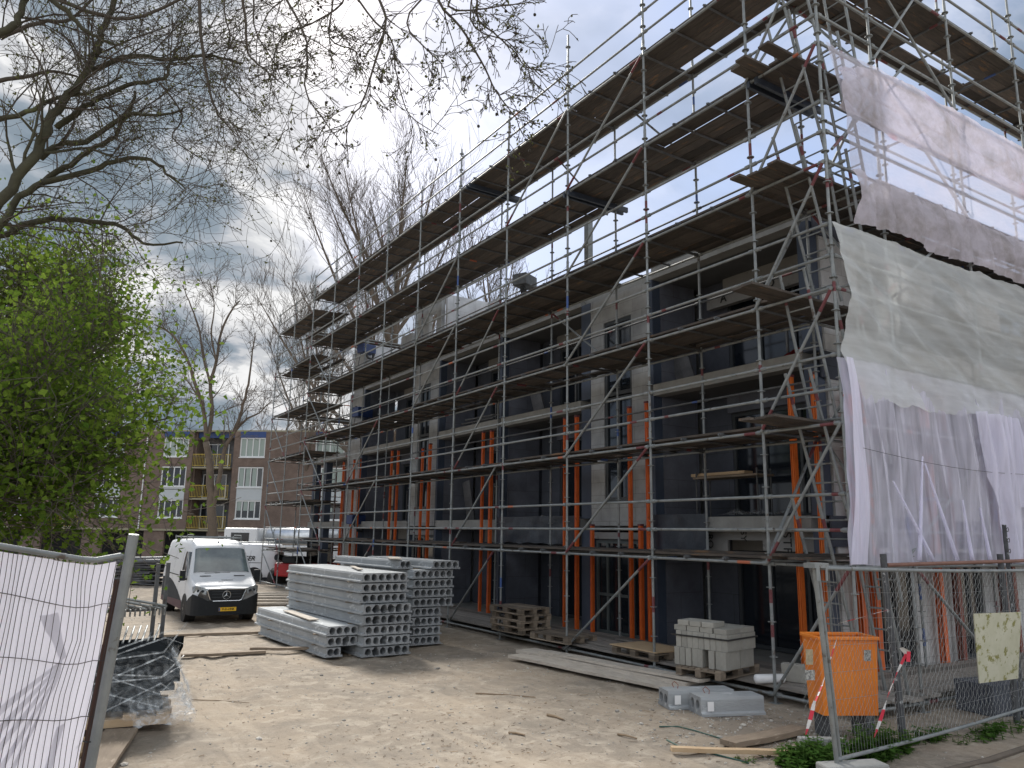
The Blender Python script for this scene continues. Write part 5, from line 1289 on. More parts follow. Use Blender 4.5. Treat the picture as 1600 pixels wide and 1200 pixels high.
    q.grid(bump, 48, 8); q.smooth = True; q.build('bumper', M['blackplastic'], e)
    q = MB(); q.box(-.62, .62, -.062, -.04, .36, .41); q.build('bumper_lip', M['swoosh'], e)
    # headlights
    for s_ in (-1, 1):
        q = MB(); P_ = [(.55, -.028, .98), (.86, .055, 1.07), (.95, .17, 1.03), (.93, .12, .86), (.60, -.03, .80)]
        c_ = [(s_*x*Wd, y*ks-.012, z*kh) for x, y, z in P_]; q.add(c_+[(x, y+.06, z) for x, y, z in c_], [(0, 1, 2, 3, 4)]+[(i, (i+1) % 5, 5+(i+1) % 5, 5+i) for i in range(5)]); hl = q.build('headlight', M['lamp'], e)
        q = MB()
        for k in range(2): q.tube((s_*(.68+.12*k)*Wd, (.0+.045*k)*ks-.03, .91*kh+.01*k), (s_*(.68+.12*k)*Wd, .05, .91*kh+.01*k), .04, 12)
        q.build('lamp_bowl', M['glass'], hl)
        # mirrors
        q = MB(); q.box(s_*1.02*Wd-.0, s_*1.02*Wd+s_*.16, 1.00*ks, 1.10*ks, 1.16*kh, 1.47*kh); q.box(s_*.93*Wd, s_*1.05*Wd, 1.03*ks, 1.08*ks, 1.18*kh, 1.24*kh); q.build('mirror', M['blackplastic'], e, bevel=.03)
        # bonnet vents
        q = MB(); q.box(s_*.50-.16, s_*.50+.16, -.02, .02, 0, .012); q.build('bonnet_vent', M['black'], e, loc=(0, .74*ks, 1.30*kh+.002), rot=(R(18), 0, 0), bevel=.008)
        # door handle and rub strip
        q = MB(); q.box(0, .02, 2.05*ks, 2.22*ks, 1.06*kh, 1.09*kh); q.build('handle', M['blackplastic'], e, loc=(s_*(sx_at(2.1*ks, 1.07*kh)+(0 if s_ > 0 else .02)), 0, 0))
        q = MB(); q.box(0, .012, 2.4*ks, 4.9*ks, 1.24*kh, 1.27*kh); q.build('door_rail', M['blackplastic'], e, loc=(s_*(sx_at(3*ks, 1.26*kh)+(0 if s_ > 0 else .012)), 0, 0))
    if livery:
        sidepatch(lambda u, v: ((1.35+4.25*u)*ks, (.30+v*(.10+.72*math.sin(min(1, u*1.05+.02)*math.pi*.62)**.8))*kh), 'livery_swoosh', 'swoosh', off=.005, nu=30)
        sidepatch(lambda u, v: ((1.45+4.0*u)*ks, (.29+v*(.26-.1*u))*kh), 'livery_sill', 'swooshred', off=.009, nu=20, nv=4)
    else: sidepatch(lambda u, v: ((1.2+4.3*u)*ks, (.28+v*.14)*kh), 'sill_strip', 'blackplastic', off=.006, nu=10, nv=2)
    # door seams
    for yv in (1.02, 2.28, 3.5):
        sidepatch(lambda u, v: ((yv+.012*u)*ks, (.45+v*1.62)*kh), 'door_seam', 'black', off=.0085, nu=1, nv=18)
    # wheels in dark arches
    for yv in (.98, 4.55):
        for s_ in (-1, 1):
            q = MB(); q.tube((s_*(.70)*Wd, yv*ks, .37), (s_*(1.0)*Wd+s_*.008, yv*ks, .37), .415, 28); ar = q.build('wheel_arch', M['black'], e)
            q = MB(); r_ = .345; pr = [(.74, r_-.06), (.76, r_-.01), (.80, r_), (.96, r_), (1.0, r_-.015), (1.012, r_-.06), (1.012, .21)]
            K_ = 28; vs = [(s_*x*Wd, yv*ks+rr*math.cos(2*math.pi*k/K_), r_+rr*math.sin(2*math.pi*k/K_)) for x, rr in pr for k in range(K_)]
            q.add(vs, [(i*K_+k, i*K_+(k+1) % K_, (i+1)*K_+(k+1) % K_, (i+1)*K_+k) for i in range(len(pr)-1) for k in range(K_)]); q.smooth = True
            wh = q.build('wheel', M['rubber'], e)
            q = MB(); q.tube((s_*.9*Wd, yv*ks, r_), (s_*1.004*Wd, yv*ks, r_), .215, 24)
            for k in range(6):
                a = k*math.pi/3; q.tube((s_*1.0*Wd, yv*ks+.12*math.cos(a), r_+.12*math.sin(a)), (s_*1.012*Wd, yv*ks+.12*math.cos(a), r_+.12*math.sin(a)), .022, 8)
            q.tube((s_*.99*Wd, yv*ks, r_), (s_*1.02*Wd, yv*ks, r_), .06, 12); q.build('rim', M['rim'], wh)
    # roof rack and aerial
    q = MB()
    for s_ in (-1, 1): q.tube((s_*.70*Wd, 1.85*ks, 2.44*kh), (s_*.70*Wd, 5.2*ks, 2.45*kh), .018, 6)
    for yv in (1.9, 3.0, 4.1, 5.15):
        q.tube((-.76*Wd, yv*ks, 2.44*kh), (.76*Wd, yv*ks, 2.44*kh), .02, 6)
        for s_ in (-1, 1): q.tube((s_*.74*Wd, yv*ks, 2.34*kh), (s_*.74*Wd, yv*ks, 2.50*kh), .016, 6)
    for s_ in (-1, 1): q.tube((s_*.74*Wd, 1.9*ks, 2.52*kh), (s_*.74*Wd, 2.9*ks, 2.52*kh), .014, 6)
    q.build('roof_rack', M['galv'], e)
    q = MB(); q.tube((0, 1.75*ks, 2.30*kh), (0, 1.68*ks, 2.44*kh), .008, 5); q.tube((0, 1.75*ks, 2.29*kh), (0, 1.75*ks, 2.33*kh), .03, 8); q.build('aerial', M['black'], e)
    if plate:
        pl = bx('number_plate', M['yellow'], e, -.20, .30, -.078, -.066, .33, .44)
        q = MB(); q.box(-.20, -.16, -.0805, -.079, .335, .435); q.build('country_strip', M['bluepaint'], pl)
        text('V-51-HNK', .095, M['black'], pl, (.07, -.080, .385), (R(90), 0, 0), ext=.0015, sx=.85, bold=.002)
    if hood_text:
        text(hood_text, .085, M['greytext'], e, (.08, .42*ks, 1.205*kh), (R(22), 0, 0), ext=.001, bold=.002)
        text('bouw', .06, M['greytext'], e, (-.12, .32*ks, 1.165*kh), (R(20), 0, 0), ext=.001, bold=.002)
    if side_text:
        text(side_text, .30, M['black'], e, (sx_at(3.6*ks, 1.5*kh)+.02, 3.9*ks, 1.5*kh), (R(84), 0, R(90)), ext=.002, shear=.25, bold=.006)
    return e
v1 = van((4.93, 21.45, gz(5.1, 22)), R(-0.5), 'white panel van with dark swoosh livery and roof rack facing the camera in the yard', hood_text='Dakbouw'); v1.scale = (.87, .87, .87)
# things seen through the windscreen
bx('dashboard_papers', M['paperbeige'], v1, -.35, .1, 1.13, 1.2, 1.36, 1.4)
# farther white van, side on
th2 = math.atan2(-math.cos(YAW), -math.sin(YAW))+.06
rr2 = pt(436, 905, 37); yv2 = Vector((-math.sin(th2), math.cos(th2), 0)); o2_ = rr2-yv2*4.9
v2 = van((o2_.x, o2_.y, -.12), th2, 'plain white panel van with black lettering half hidden behind the nearer van', H=1.85, Ln=4.9, Wd=.9, livery=False, plate=False, side_text='OFTISER')
# truck with a long silver tank
th = math.atan2(-_r.y, _r.x)
tp = pt(380, 905, 43); tp.z = .22
e = empty('tank_truck', tp, math.atan2(_r.y, _r.x), 'white truck carrying a long silver tank parked behind the white vans and the scaffold', 'truck')
bx('chassis', M['blackplastic'], e, 0, 7.0, -.9, .9, .45, .65)
bx('cab', M['white'], e, -.9, .95, -1.1, 1.1, .4, 2.25, bevel=.08)
bx('cab_window', M['glass'], e, -.5, .5, -1.108, -1.1, 1.5, 2.0)
q = MB(); q.path([(1.1, 0, 1.85), (1.25, 0, 1.85), (5.6, 0, 1.85), (5.75, 0, 1.85)], [.2, .47, .47, .2], 24); q.smooth = True; tk = q.build('tank', M['silver'], e)
q = MB()
for x in (1.6, 2.8, 4.0, 5.2): q.tube((x, 0, 1.85), (x+.05, 0, 1.85), .48, 24)
q.build('tank_band', M['galv'], tk)
bx('side_locker', M['white'], e, 1.0, 6.4, -1.0, -.6, .7, 1.35, bevel=.03)
for x in (.1, 4.6, 5.7):
    for s_ in (-1, 1):
        q = MB(); q.tube((x, s_*.75, .48), (x, s_*1.0, .48), .48, 20); q.build('wheel', M['rubber'], e)
# red telehandler
rp = pt(470, 905, 35); rp.z = -.25
e = empty('telehandler', rp, math.atan2(_r.y, _r.x)+1.0, 'red telescopic handler with dark cab standing behind the far scaffold bays', 'telehandler')
q = MB(); q.box(-1.0, 1.6, -.7, .7, .6, 1.2); q.build('chassis', M['red'], e, bevel=.08)
bx('engine_cover', M['blackplastic'], e, -1.1, -.1, -.75, .1, 1.2, 1.5, bevel=.06)
q = MB(); q.box(.3, 1.15, -.72, .0, 1.2, 2.1); q.build('cab', M['glass'], e, bevel=.05)
q = MB()
for x in (.3, 1.13):
    for y in (-.73, -.0): q.box(x-.03, x+.03, y-.03, y+.03, 1.2, 2.14)
q.box(.25, 1.2, -.78, .05, 2.12, 2.18); q.build('cab_frame', M['blackplastic'], e)
q = MB(); q.tube((-1.2, .35, 1.45), (2.4, .35, 1.0), .14, 8); q.build('boom', M['blackplastic'], e)
q = MB(); q.box(2.3, 2.9, -.6, .7, .3, .9); q.build('bucket', M['junk'], e)
for x in (-.6, 1.2):
    for s_ in (-1, 1):
        q = MB(); q.tube((x, s_*.65, .5), (x, s_*.98, .5), .5, 20); wh = q.build('wheel', M['rubber'], e); q = MB(); q.tube((x, s_*.9, .5), (x, s_*.995, .5), .25, 16); q.build('rim', M['rim'], wh)
#==BRICK==
# ------------------------------------------------------------------ brick apartment building
n_ = Vector((-.61744, -.78662, 0)); ud = Vector((.78662, -.61744, 0))
e = empty('apartment_building', (15.2, 63.3, 0), math.atan2(ud.y, ud.x), 'brown brick apartment block with white windows, blue fascias and mustard balcony railings', 'building')
HB = 10.1
def piece_b(name, m, *a, bevel=0): return bx(name, M[m], e, *a)
cols = []      # window column u0, u1 ; balconies
wcols = [(-7.0, -4.9), (-.6, 1.5), (5.6, 8.0), (-12.4, -10.3), (13.8, 15.9), (-20, -17.9), (-26.4, -24.3), (21, 23)]
bcols = [(-4.5, -1.1), (9.3, 12.7), (-16.3, -13.4), (-23.6, -20.6)]
U0, U1 = -34, 28
rows = [(8.05, 9.62), (5.66, 7.28), (3.2, 4.66)]
cuts = sorted(wcols+bcols)
x = U0
for a, b_ in cuts:
    piece_b('wall', 'brick', x, a, 0, .35, 2.35, HB); x = b_
piece_b('wall', 'brick', x, U1, 0, .35, 2.35, HB)
x = U0
for k in range(12):
    piece_b('ground_wall', 'brick', U0+k*5.2, U0+k*5.2+1.7, .1, .35, 0, 2.3)
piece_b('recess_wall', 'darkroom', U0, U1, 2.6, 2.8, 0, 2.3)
piece_b('roof', 'balcfloor', U0, U1, .0, 10, HB, HB+.12); piece_b('ground_lintel', 'balcfloor', U0, U1, -.05, .4, 2.2, 2.35)
piece_b('rear_wall', 'brick', U0, U1, 9.6, 10, 0, HB)
for a, b_ in wcols:
    piece_b('fascia', 'bluefascia', a, b_, -.02, .3, 9.62, HB)
    piece_b('wall', 'brick', a, b_, 0, .35, 7.30, 8.03); piece_b('wall', 'brick', a, b_, 0, .35, 2.35, 3.18)
    piece_b('spandrel', 'panel', a, b_, .02, .3, 4.66, 5.66)
    for ri, (z0, z1) in enumerate(rows):
        w_ = window(e, .06, a, b_, z0, z1, 4, None, .10, 'whiteframe', 'glass' if (ri == 1 and a < 0) or ri == 2 else 'curtain', axis='x', depth=.12)
        if a == -.6 and ri == 2: 
            pass
        cz0 = z0+(.55 if ri == 2 else 0)
        for k in range(3): 
            if ri and (a+k) > -1: bx('curtain', M['curtain'], w_, a+.12+k*(b_-a)/4, a+.45+k*(b_-a)/4, .098, .104, cz0+.1, z1-.1)
        bx('sill', M['whiteframe'], w_, a-.03, b_+.03, -.05, .06, z0-.06, z0)
for a, b_ in bcols:
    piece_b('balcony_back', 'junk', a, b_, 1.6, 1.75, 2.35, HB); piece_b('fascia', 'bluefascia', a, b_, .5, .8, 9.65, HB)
    piece_b('balcony_side', 'brick', a-.01, a+.12, .36, 1.6, 2.35, HB-.01); piece_b('balcony_side', 'brick', b_-.12, b_+.01, .36, 1.6, 2.35, HB-.01)
    for z in (7.25, 4.78, 2.35):
        piece_b('balcony_floor', 'balcfloor', a+.12, b_-.12, -.15, 1.6, z-.12, z)
        q = MB(); q.box(a+.12, b_-.12, -.14, -.11, z+.98, z+1.03); q.box(a+.12, b_-.12, -.14, -.11, z+.08, z+.12)
        for k in range(25): uu = a+.14+k*(b_-a-.3)/24; q.box(uu, uu+.025, -.135, -.115, z+.12, z+.98)
        q.build('railing', M['yellowrail'], e)
        window(e, 1.5, a+.3, a+2.3, z+.05, z+2.0, 2, None, .07, 'whiteframe', 'glass', axis='x')
for u_ in (-8.4,):
    q = MB(); q.tube((u_, -.08, 2.3), (u_, -.08, 9.6), .05, 8); q.build('drain_pipe', M['whiteframe'], e)
q = MB(); 
for k in range(3): q.tube((4.0+k*.35, 2, HB), (4.0+k*.35, 2, HB+.9), .08, 8)
q.build('chimney', M['junk'], e)
#==TREES==
# ------------------------------------------------------------------ trees
def V(*a): return Vector(a)
JIT = .25
class Tree:
    def __init__(s, seed): s.rg = np.random.default_rng(seed); s.wood = MB(); s.tw = MB(); s.tips = []; s.nodes = []
    ANG = (.5, 1.15)
    def rnd(s): return Vector(s.rg.normal(size=3))
    def limb(s, pts, r0, r1, kids=0, kl=(1, 2), kr=.4, lev=1, P=None, up=.0, n=8, power=1.0, t0=.12):
        pts = [Vector(p) for p in pts]; out = []
        for i in range(len(pts)-1):       # Catmull-Rom
            p0 = pts[max(i-1, 0)]; p1 = pts[i]; p2 = pts[i+1]; p3 = pts[min(i+2, len(pts)-1)]
            for k in range(4):
                t_ = k/4; out.append(.5*((2*p1)+(p2-p0)*t_+(2*p0-5*p1+4*p2-p3)*t_*t_+(-p0+3*p1-3*p2+p3)*t_**3))
        out.append(pts[-1]); m_ = len(out)
        jit = [o_+s.rnd()*r0*JIT for o_ in out]; jit[0] = out[0]
        rs = [r0+(r1-r0)*(i/(m_-1))**power for i in range(m_)]
        (s.wood if r0 > .03 else s.tw).path(jit, rs, n)
        for k in range(kids):
            i = int((t0+(1-t0)*s.rg.uniform()**.8)*(m_-1)); i = min(i, m_-2); d = (jit[i+1]-jit[i]).normalized()
            s.grow(jit[i], s.side(d, up), s.rg.uniform(*kl), max(.006, rs[i]*kr), lev, P)
        return jit
    def side(s, d, up=0, ang=None):
        a = s.rg.uniform(*s.ANG) if ang is None else ang
        o_ = s.rnd(); o_ = (o_-d*o_.dot(d)).normalized(); v = d*math.cos(a)+o_*math.sin(a); v.z += up; return v.normalized()
    def grow(s, p, d, L_, r, lev, P):
        # P: dict(seg, wig, droop, kids per level, lenk, rk, maxlev, minr)
        n = max(3, min(7, int(L_/P['seg'])+2)); pts = [p]; dd = d.copy()
        for i in range(n):
            dd = (dd+s.rnd()*P['wig']+Vector((0, 0, P['droop'][min(lev, len(P['droop'])-1)]))).normalized(); pts.append(pts[-1]+dd*(L_/n))
        rs = [max(P['minr'], r*(1-.72*i/n)) for i in range(n+1)]
        (s.wood if r > .02 else s.tw).path(pts, rs, 5 if r > .02 else 3, caps=False)
        if lev >= P['maxlev']:
            for i in range(1, n+1): s.tips.append((pts[i], dd.copy()))
            return
        k = P['kids'][min(lev, len(P['kids'])-1)]
        for j in range(k):
            i = min(n-1, int((.15+.85*(j+s.rg.uniform())/k)*n)); dl = (pts[i+1]-pts[i]).normalized()
            s.grow(pts[i], s.side(dl, P.get('up', 0), s.rg.uniform(*P.get('ang', (.4, 1.0)))), L_*P['lenk']*s.rg.uniform(.6, 1.25), max(P['minr'], rs[i]*P['rk']), lev+1, P)
        s.tips.append((pts[-1], dd.copy()))
def leaves(tips, rg, per, size, spread, elong=1.0, lobed=False, hang=0.0):
    q = MB(); T_ = [t_ for t_ in tips]
    V_ = []; F_ = []
    for p, d in T_:
        for k in range(rg.poisson(per)):
            c_ = p+Vector(rg.normal(size=3))*spread; u = Vector(rg.normal(size=3)); u.z -= hang; u.normalize(); w_ = Vector(rg.normal(size=3)); w_.z += 1.0*(hang > 0); w_ = (w_-u*w_.dot(u)).normalized(); nn = u.cross(w_)
            s_ = size*rg.uniform(.55, 1.25); b_ = len(V_)
            if lobed:
                for (a, l) in ((0, .12), (.5, .75), (1.0, .55), (1.35, 1.0), (1.8, .6), (2.4, .8)):
                    pass
                P6 = [(0, 0), (.28, .48), (.55, .30), (.62, .12), (1, 0), (.62, -.12), (.55, -.30), (.28, -.48)]
                V_ += [tuple(c_+u*(x*s_)+nn*(y*s_)+w_*(abs(y)*s_*.25)) for x, y in P6]; F_.append(tuple(range(b_, b_+8)))
            else:
                V_ += [tuple(c_), tuple(c_+u*s_*.5+nn*s_*.3*elong+w_*s_*.1), tuple(c_+u*s_), tuple(c_+u*s_*.5-nn*s_*.3*elong+w_*s_*.1)]; F_.append((b_, b_+1, b_+2, b_+3))
    q.v = V_; q.f = F_; q.m = [0]*len(F_); return q
def offs(mb, o_): 
    mb.v = [(a-o_[0], b_-o_[1], c_-o_[2]) for a, b_, c_ in mb.v]; return mb
def finish(T_, name, base, label, wood, twig, leafmb=None, leafmat_=None, extra=None, group=None):
    e = empty(name, base, 0, label, 'tree', group)
    if T_.wood.f: T_.wood.smooth = True; offs(T_.wood, base).build('trunk', wood, e)
    if T_.tw.f: offs(T_.tw, base).build('crown', twig, e)
    if leafmb and leafmb.f: offs(leafmb, base).build('foliage', leafmat_, e)
    if extra:
        for nm_, mb, m_ in extra: offs(mb, base).build(nm_, m_, e, kind='stuff')
    return e
# --- large plane tree: limbs reach in from the left and above
T = Tree(3)
PL = dict(seg=.2, wig=.17, droop=(0, 0, -.01, -.03), kids=(4, 5, 3), lenk=.60, rk=.5, maxlev=3, minr=.003, up=.03, ang=(.45, 1.1))
base = V(-5.2, 9.6, 0)
crot = V(-4.6, 9.8, 4.8)
T.limb([base, base+V(.1, 0, 2), crot], .34, .27, n=14)
def L_(pxs, d0, d1): 
    n = len(pxs); return [pt(x, y, d0+(d1-d0)*i/(n-1)) for i, (x, y) in enumerate(pxs)]
main = [
 ([crot, pt(-160, 430, 8.6)]+L_([(0, 317), (50, 247), (77, 193), (100, 157), (133, 117), (150, 77), (163, 37), (185, -10), (215, -60)], 9.0, 10.0), .072, .028, 26),
 ([crot, pt(-150, 470, 9.4)]+L_([(0, 350), (20, 320), (67, 283), (110, 257), (143, 233), (173, 217), (197, 183), (213, 143)], 9.6, 10.4), .056, .018, 24),
 (L_([(143, 113), (193, 90), (233, 90), (277, 92), (307, 87), (333, 88), (380, 100)], 9.8, 10.3), .036, .014, 20),
 (L_([(88, 200), (127, 170), (157, 153), (200, 133), (253, 125), (267, 100), (280, 70)], 9.6, 10.0), .040, .014, 18),
 (L_([(63, 247), (93, 227), (133, 220), (187, 187), (213, 177), (250, 181), (287, 173)], 9.5, 9.8), .045, .012, 18),
 (L_([(65, 285), (140, 265), (190, 249), (235, 249), (260, 270), (290, 295)], 9.8, 10.0), .04, .01, 14),
 (L_([(-30, 380), (60, 345), (140, 345), (190, 355), (225, 380), (285, 378)], 10.2, 10.6), .05, .012, 14),
 (L_([(-20, 190), (40, 175), (90, 152), (140, 145), (190, 120)], 9.2, 9.6), .035, .012, 12),
 (L_([(-20, 60), (20, 40), (35, 10), (60, -30)], 8.8, 9.0), .05, .03, 8),
 (L_([(60, -20), (105, 20), (130, 45), (160, 62), (183, 70)], 8.8, 9.0), .035, .012, 8),
 (L_([(0, 60), (60, 35), (110, 30), (150, -10)], 9.2, 9.6), .03, .015, 8),
 (L_([(-20, 130), (50, 118), (95, 112), (140, 130)], 9.6, 9.9), .03, .01, 10),
 (L_([(310, -30), (317, 80), (333, 160), (350, 190), (372, 212)], 9.0, 9.2), .022, .006, 10),
 (L_([(250, 130), (285, 180), (270, 215), (310, 245)], 9.8, 9.9), .014, .005, 5),
 (L_([(375, -20), (384, 40), (388, 83), (410, 105), (440, 130)], 8.8, 9.0), .018, .006, 8),
 (L_([(30, -20), (120, 10), (200, 30), (300, -10)], 9.3, 9.6), .03, .015, 10),
]
for pts_, r0, r1, k in main: T.limb(pts_, r0, r1, int(k*.85), (.5, 1.9), .36, 1, PL, up=.0, t0=.06)
# boughs from the crotch passing above the picture and drooping in
top = V(-3.4, 10.1, 9.5)
T.limb([crot, V(-4.0, 9.9, 7), top], .20, .14, n=10)
PD = dict(seg=.14, wig=.17, droop=(0, -.04, -.09, -.10), kids=(6, 4, 3), lenk=.50, rk=.55, maxlev=3, minr=.0038, up=-.05)
hub = pt(520, -120, 8.6); hub2 = pt(760, -90, 8.4); hub3 = pt(380, -100, 9)
T.limb([top, pt(120, -260, 9.4), hub3, hub, pt(640, -110, 8.5), hub2], .10, .035, 3, (.6, 1.1), .3, 1, PD)
dro = [
 ([hub]+L_([(593, 0), (600, 47), (582, 110), (567, 157), (543, 197), (543, 240)], 8.4, 8.2), .018, .005, 13),
 ([pt(640, -110, 8.5)]+L_([(683, 0), (720, 43), (753, 97), (773, 140), (797, 173), (812, 190)], 8.4, 8.3), .018, .004, 14),
 ([hub3]+L_([(467, 33), (480, 93), (477, 143), (510, 193), (540, 233)], 8.7, 8.5), .016, .004, 12),
 ([hub2]+L_([(700, 10), (783, 10), (823, 3)], 8.4, 8.3), .014, .005, 7),
 ([hub2]+L_([(745, 20), (770, 50), (800, 77), (820, 103), (838, 110)], 8.4, 8.2), .014, .004, 9),
 ([hub2]+L_([(735, 30), (790, 62), (835, 55)], 8.4, 8.2), .012, .004, 6),
 ([hub]+L_([(560, 0), (610, 60), (620, 120), (640, 180), (685, 210)], 8.5, 8.3), .014, .004, 10),
 ([hub]+L_([(540, -10), (500, 30), (440, 60), (430, 110), (470, 150)], 8.9, 8.8), .014, .004, 9),
 ([hub3]+L_([(395, -10), (400, 50), (430, 100), (445, 135)], 9, 8.8), .014, .004, 9),
 ([hub]+L_([(520, 0), (515, 60), (555, 80), (560, 100), (600, 90)], 8.7, 8.5), .012, .004, 8),
 ([hub2]+L_([(640, 20), (660, 70), (690, 100), (700, 130)], 8.3, 8.2), .012, .004, 9),
 ([hub3]+L_([(350, 0), (360, 60), (345, 110), (360, 150)], 9, 8.9), .012, .004, 7),
 ([hub]+L_([(450, -10), (420, 20), (400, 70), (405, 130)], 9, 8.8), .012, .004, 7),
]
for pts_, r0, r1, k in dro: T.limb(pts_, r0, r1, k, (.28, .75), .6, 1, PD, up=-.05, n=5)
lf = leaves(T.tips, T.rg, .42, .040, .008)
sb = MB()
for i in T.rg.choice(len(T.tips), 170, replace=False):
    p = T.tips[i][0]; l = T.rg.uniform(.04, .16)
    if p.x*0+(p-CAM).dot(_r2)/(p-CAM).dot(_f) < -.33: continue
    sb.tube(p, p-V(0, 0, l), .0012, 3); sb.ico(p-V(0, 0, l+.014), .019)
finish(T, 'plane_tree', base, 'large mossy plane tree reaching in from upper left with budding twigs and seed balls', M['barkgreen'], M['twig'], lf, M['bud'], [('seed_balls', sb, M['seed'])])
# --- leafy maple behind the banner fence
T = Tree(8); base = V(-1.6, 10.4, 0)
PM = dict(seg=.3, wig=.16, droop=(0, .0, -.01, -.02), kids=(6, 6, 4), lenk=.62, rk=.5, maxlev=3, minr=.004, up=.08)
T.limb([base, base+V(.1, .1, 1.2), base+V(.3, .2, 2.4)], .14, .10, n=10)
c0 = base+V(.3, .2, 2.2)
for (px, py, d, r0, k) in ((40, 520, 11, .05, 8), (110, 500, 11.5, .05, 8), (170, 545, 11.5, .05, 8), (235, 590, 11, .045, 8), (275, 650, 10.5, .04, 7), (235, 690, 10, .04, 6), (150, 640, 10, .04, 8), (60, 600, 9.5, .04, 8), (-60, 520, 11, .05, 7), (-120, 620, 10.5, .05, 6), (120, 740, 9.0, .035, 7), (30, 750, 8.8, .035, 7), (165, 770, 9.2, .03, 5), (90, 800, 9.0, .03, 6), (10, 690, 9.2, .035, 6), (200, 600, 12, .04, 6)):
    tgt = pt(px, py, d); T.limb([c0, c0.lerp(tgt, .45)+V(0, 0, .25), tgt], r0, .008, k, (.7, 1.7) if px < 200 else (.45, 1.05), .45, 1, PM, up=.08, n=6, t0=.25)
lf = leaves(T.tips, T.rg, 1.9, .082, .20, lobed=True, hang=.35)
print('maple leaves', len(lf.f), 'tips', len(T.tips))
finish(T, 'maple_tree', base, 'leafy young green maple tree filling the left side behind the bannered fence', M['bark'], M['twig'], lf, M['leaf'])
# --- second leafy tree farther back
T = Tree(18); base = V(-1.5, 19.0, 0); c0 = base+V(.3, 0, 3.2)
PM2 = dict(seg=.45, wig=.15, droop=(0, .0, .0, -.01), kids=(6, 6, 4), lenk=.56, rk=.5, maxlev=3, minr=.006, up=.1)
T.limb([base, base+V(0, 0, 1.6), c0], .2, .15, n=10)
for (px, py, d, r0, k) in ((30, 410, 17, .07, 9), (90, 420, 17.5, .07, 9), (150, 450, 17, .06, 9), (185, 500, 16.5, .05, 8), (-40, 430, 17, .07, 8), (120, 500, 16, .05, 9), (60, 480, 16.5, .05, 9), (90, 440, 17, .05, 9), (30, 450, 16.5, .05, 9), (140, 480, 17, .05, 9), (200, 540, 16.5, .05, 8), (0, 480, 16, .05, 8), (160, 590, 17, .05, 7)):
    tgt = pt(px, py, d); T.limb([c0, c0.lerp(tgt, .45)+V(0, 0, .3), tgt], r0, .012, k, (.9, 1.9), .45, 1, PM2, up=.1, n=6, t0=.3)
lf = leaves(T.tips, T.rg, 2.4, .11, .24, lobed=False, hang=.2)
finish(T, 'maple_tree', base, 'darker fine leaved tree rising behind the bright green maple at the left', M['bark'], M['twig'], lf, M['leaf2'])
JIT = .10
# --- bare forked tree in front of the brick building
T = Tree(12); D = 50
PB_ = dict(seg=.7, wig=.13, droop=(.04, .03, .0, -.02), kids=(5, 5, 4), lenk=.56, rk=.45, maxlev=3, minr=.010, up=.12)
bs = pt(336, 880, D); bs.z = 0
for pts_, r0, r1, k in (
 ([bs]+L_([(334, 860), (331, 800), (328, 740), (322, 690)], D, D), .36, .20, 0),
 (L_([(322, 690), (318, 640), (305, 600), (292, 560), (275, 530), (258, 515), (245, 508)], D, D-2), .14, .04, 12),
 (L_([(322, 690), (331, 650), (329, 600), (338, 565), (345, 520), (362, 485), (375, 470)], D, D+1), .15, .04, 14),
 (L_([(329, 600), (318, 560), (310, 510), (295, 470), (285, 445)], D, D+1), .09, .025, 10),
 (L_([(338, 565), (330, 520), (335, 480), (328, 440)], D, D), .07, .02, 9),
 (L_([(331, 800), (344, 740), (352, 700), (368, 672), (378, 640), (388, 600), (393, 560), (398, 520)], D, D-1), .17, .03, 11),
 (L_([(368, 672), (385, 655), (405, 645), (425, 625)], D, D), .10, .02, 7),
 (L_([(352, 700), (362, 680), (372, 655), (385, 640)], D, D), .08, .02, 5),
 (L_([(292, 560), (270, 545), (245, 548)], D, D), .07, .02, 7)): T.limb(pts_, r0, r1, k, (1.2, 3.0), .36, 1, PB_, up=.15)
finish(T, 'bare_tree', bs, 'forked bare tree standing in front of the brick apartment block', M['bark2'], M['twigpale'])
JIT = .06
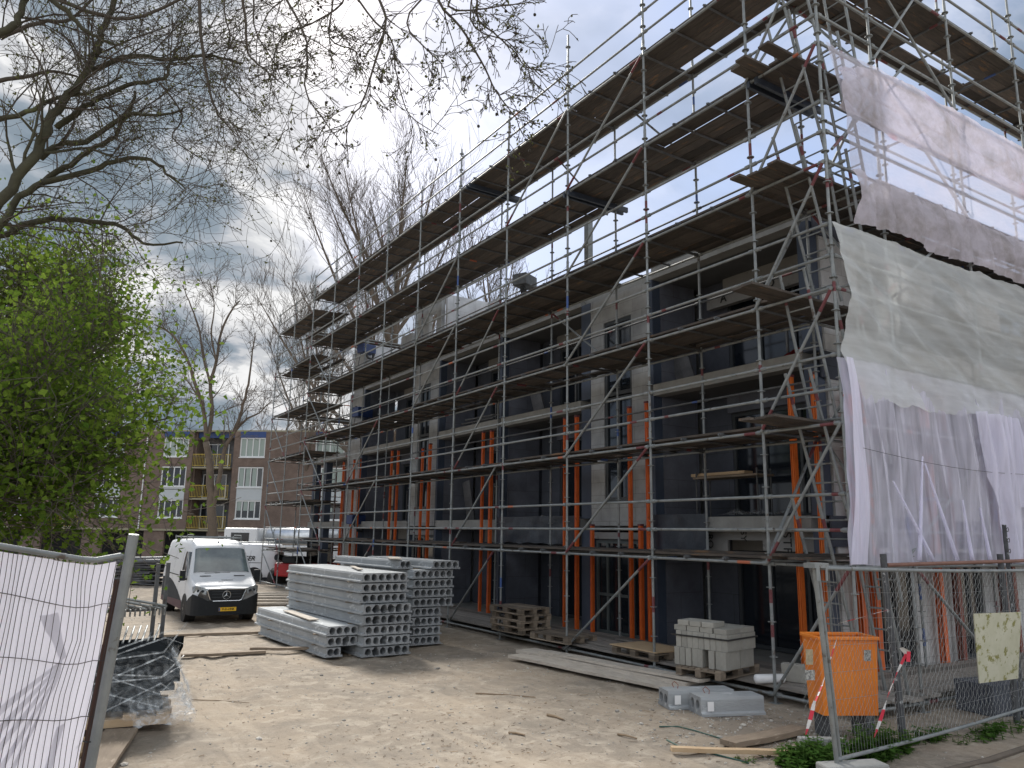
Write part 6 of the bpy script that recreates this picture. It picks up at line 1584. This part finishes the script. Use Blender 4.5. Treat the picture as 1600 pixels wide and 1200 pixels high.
# --- tall bare trees behind the scaffold
def fan(seed, px, py_top, d, sprd, label, k_=13, kids=15, minr=.014, nl=3):
    T = Tree(seed); T.ANG = (.35, .85); bs = pt(px, 860, d); bs.z = 0; topz = pt(px, py_top, d).z; rg_ = T.rg
    PF = dict(seg=.8, wig=.05, droop=(.05, .05, .04, .04), kids=(5, 5, 3), lenk=.60, rk=.5, maxlev=nl, minr=minr, up=.16, ang=(.3, .8))
    lead = [bs]+[bs+_r*(.015*topz*math.sin(i*1.3+seed))+V(0, 0, topz*i/8*.985) for i in range(1, 9)]
    T.limb(lead, topz*.0125, .015, kids, (topz*.04, topz*.10), .3, 1, PF, up=.35, n=8, t0=.55)
    n_ = k_
    for i in range(n_):
        t_ = .13+.62*((i+.5)/n_); a = i*2.4+rg_.uniform(-.4, .4); st_ = bs+V(0, 0, topz*t_)
        hr = sprd*(1-((t_-.10)/1.0)**1.4)*rg_.uniform(.75, 1.05); top_ = topz*min(.97, t_+.30+.22*rg_.uniform(.3, 1)*(1-t_))
        hd = _r*math.cos(a)+Vector((_f.x, _f.y, 0)).normalized()*math.sin(a)
        tgt = bs+hd*hr; tgt.z = top_; m1 = st_.lerp(tgt, .33)+hd*hr*.09; m2 = st_.lerp(tgt, .68)+hd*hr*.07
        T.limb([st_, m1, m2, tgt], topz*.0066*(1.15-t_*.5), .014, kids, (topz*.05, topz*.16), .26, 1, PF, up=.38, n=5, t0=.15)
    return finish(T, 'bare_tree', bs, label, M['bark2'], M['twigpale'], group='bare trees behind the scaffold')
fan(31, 598, 205, 46, 9.2, 'very tall bare tree spreading like a fan behind the scaffold', 24, 16, .0085)
fan(32, 470, 430, 60, 5.5, 'lower bare tree left of the tall fan shaped one', 9, 13, .014)
fan(33, 760, 330, 62, 4.5, 'bare tree showing through the scaffold right of the tall one', 7, 8, .014)
for i, (px, py, d) in enumerate(((420, 640, 90), (225, 600, 92), (160, 560, 88), (480, 625, 95))):
    fan(40+i, px, py, d, 5, ['low bare tree over the brick roof beside the scaffold', 'bare tree peeping over the brick roof at the left', 'bare tree behind the maple crown', 'bare tree over the brick roof seen through the far scaffold'][i], 6, 7, .028, 2)
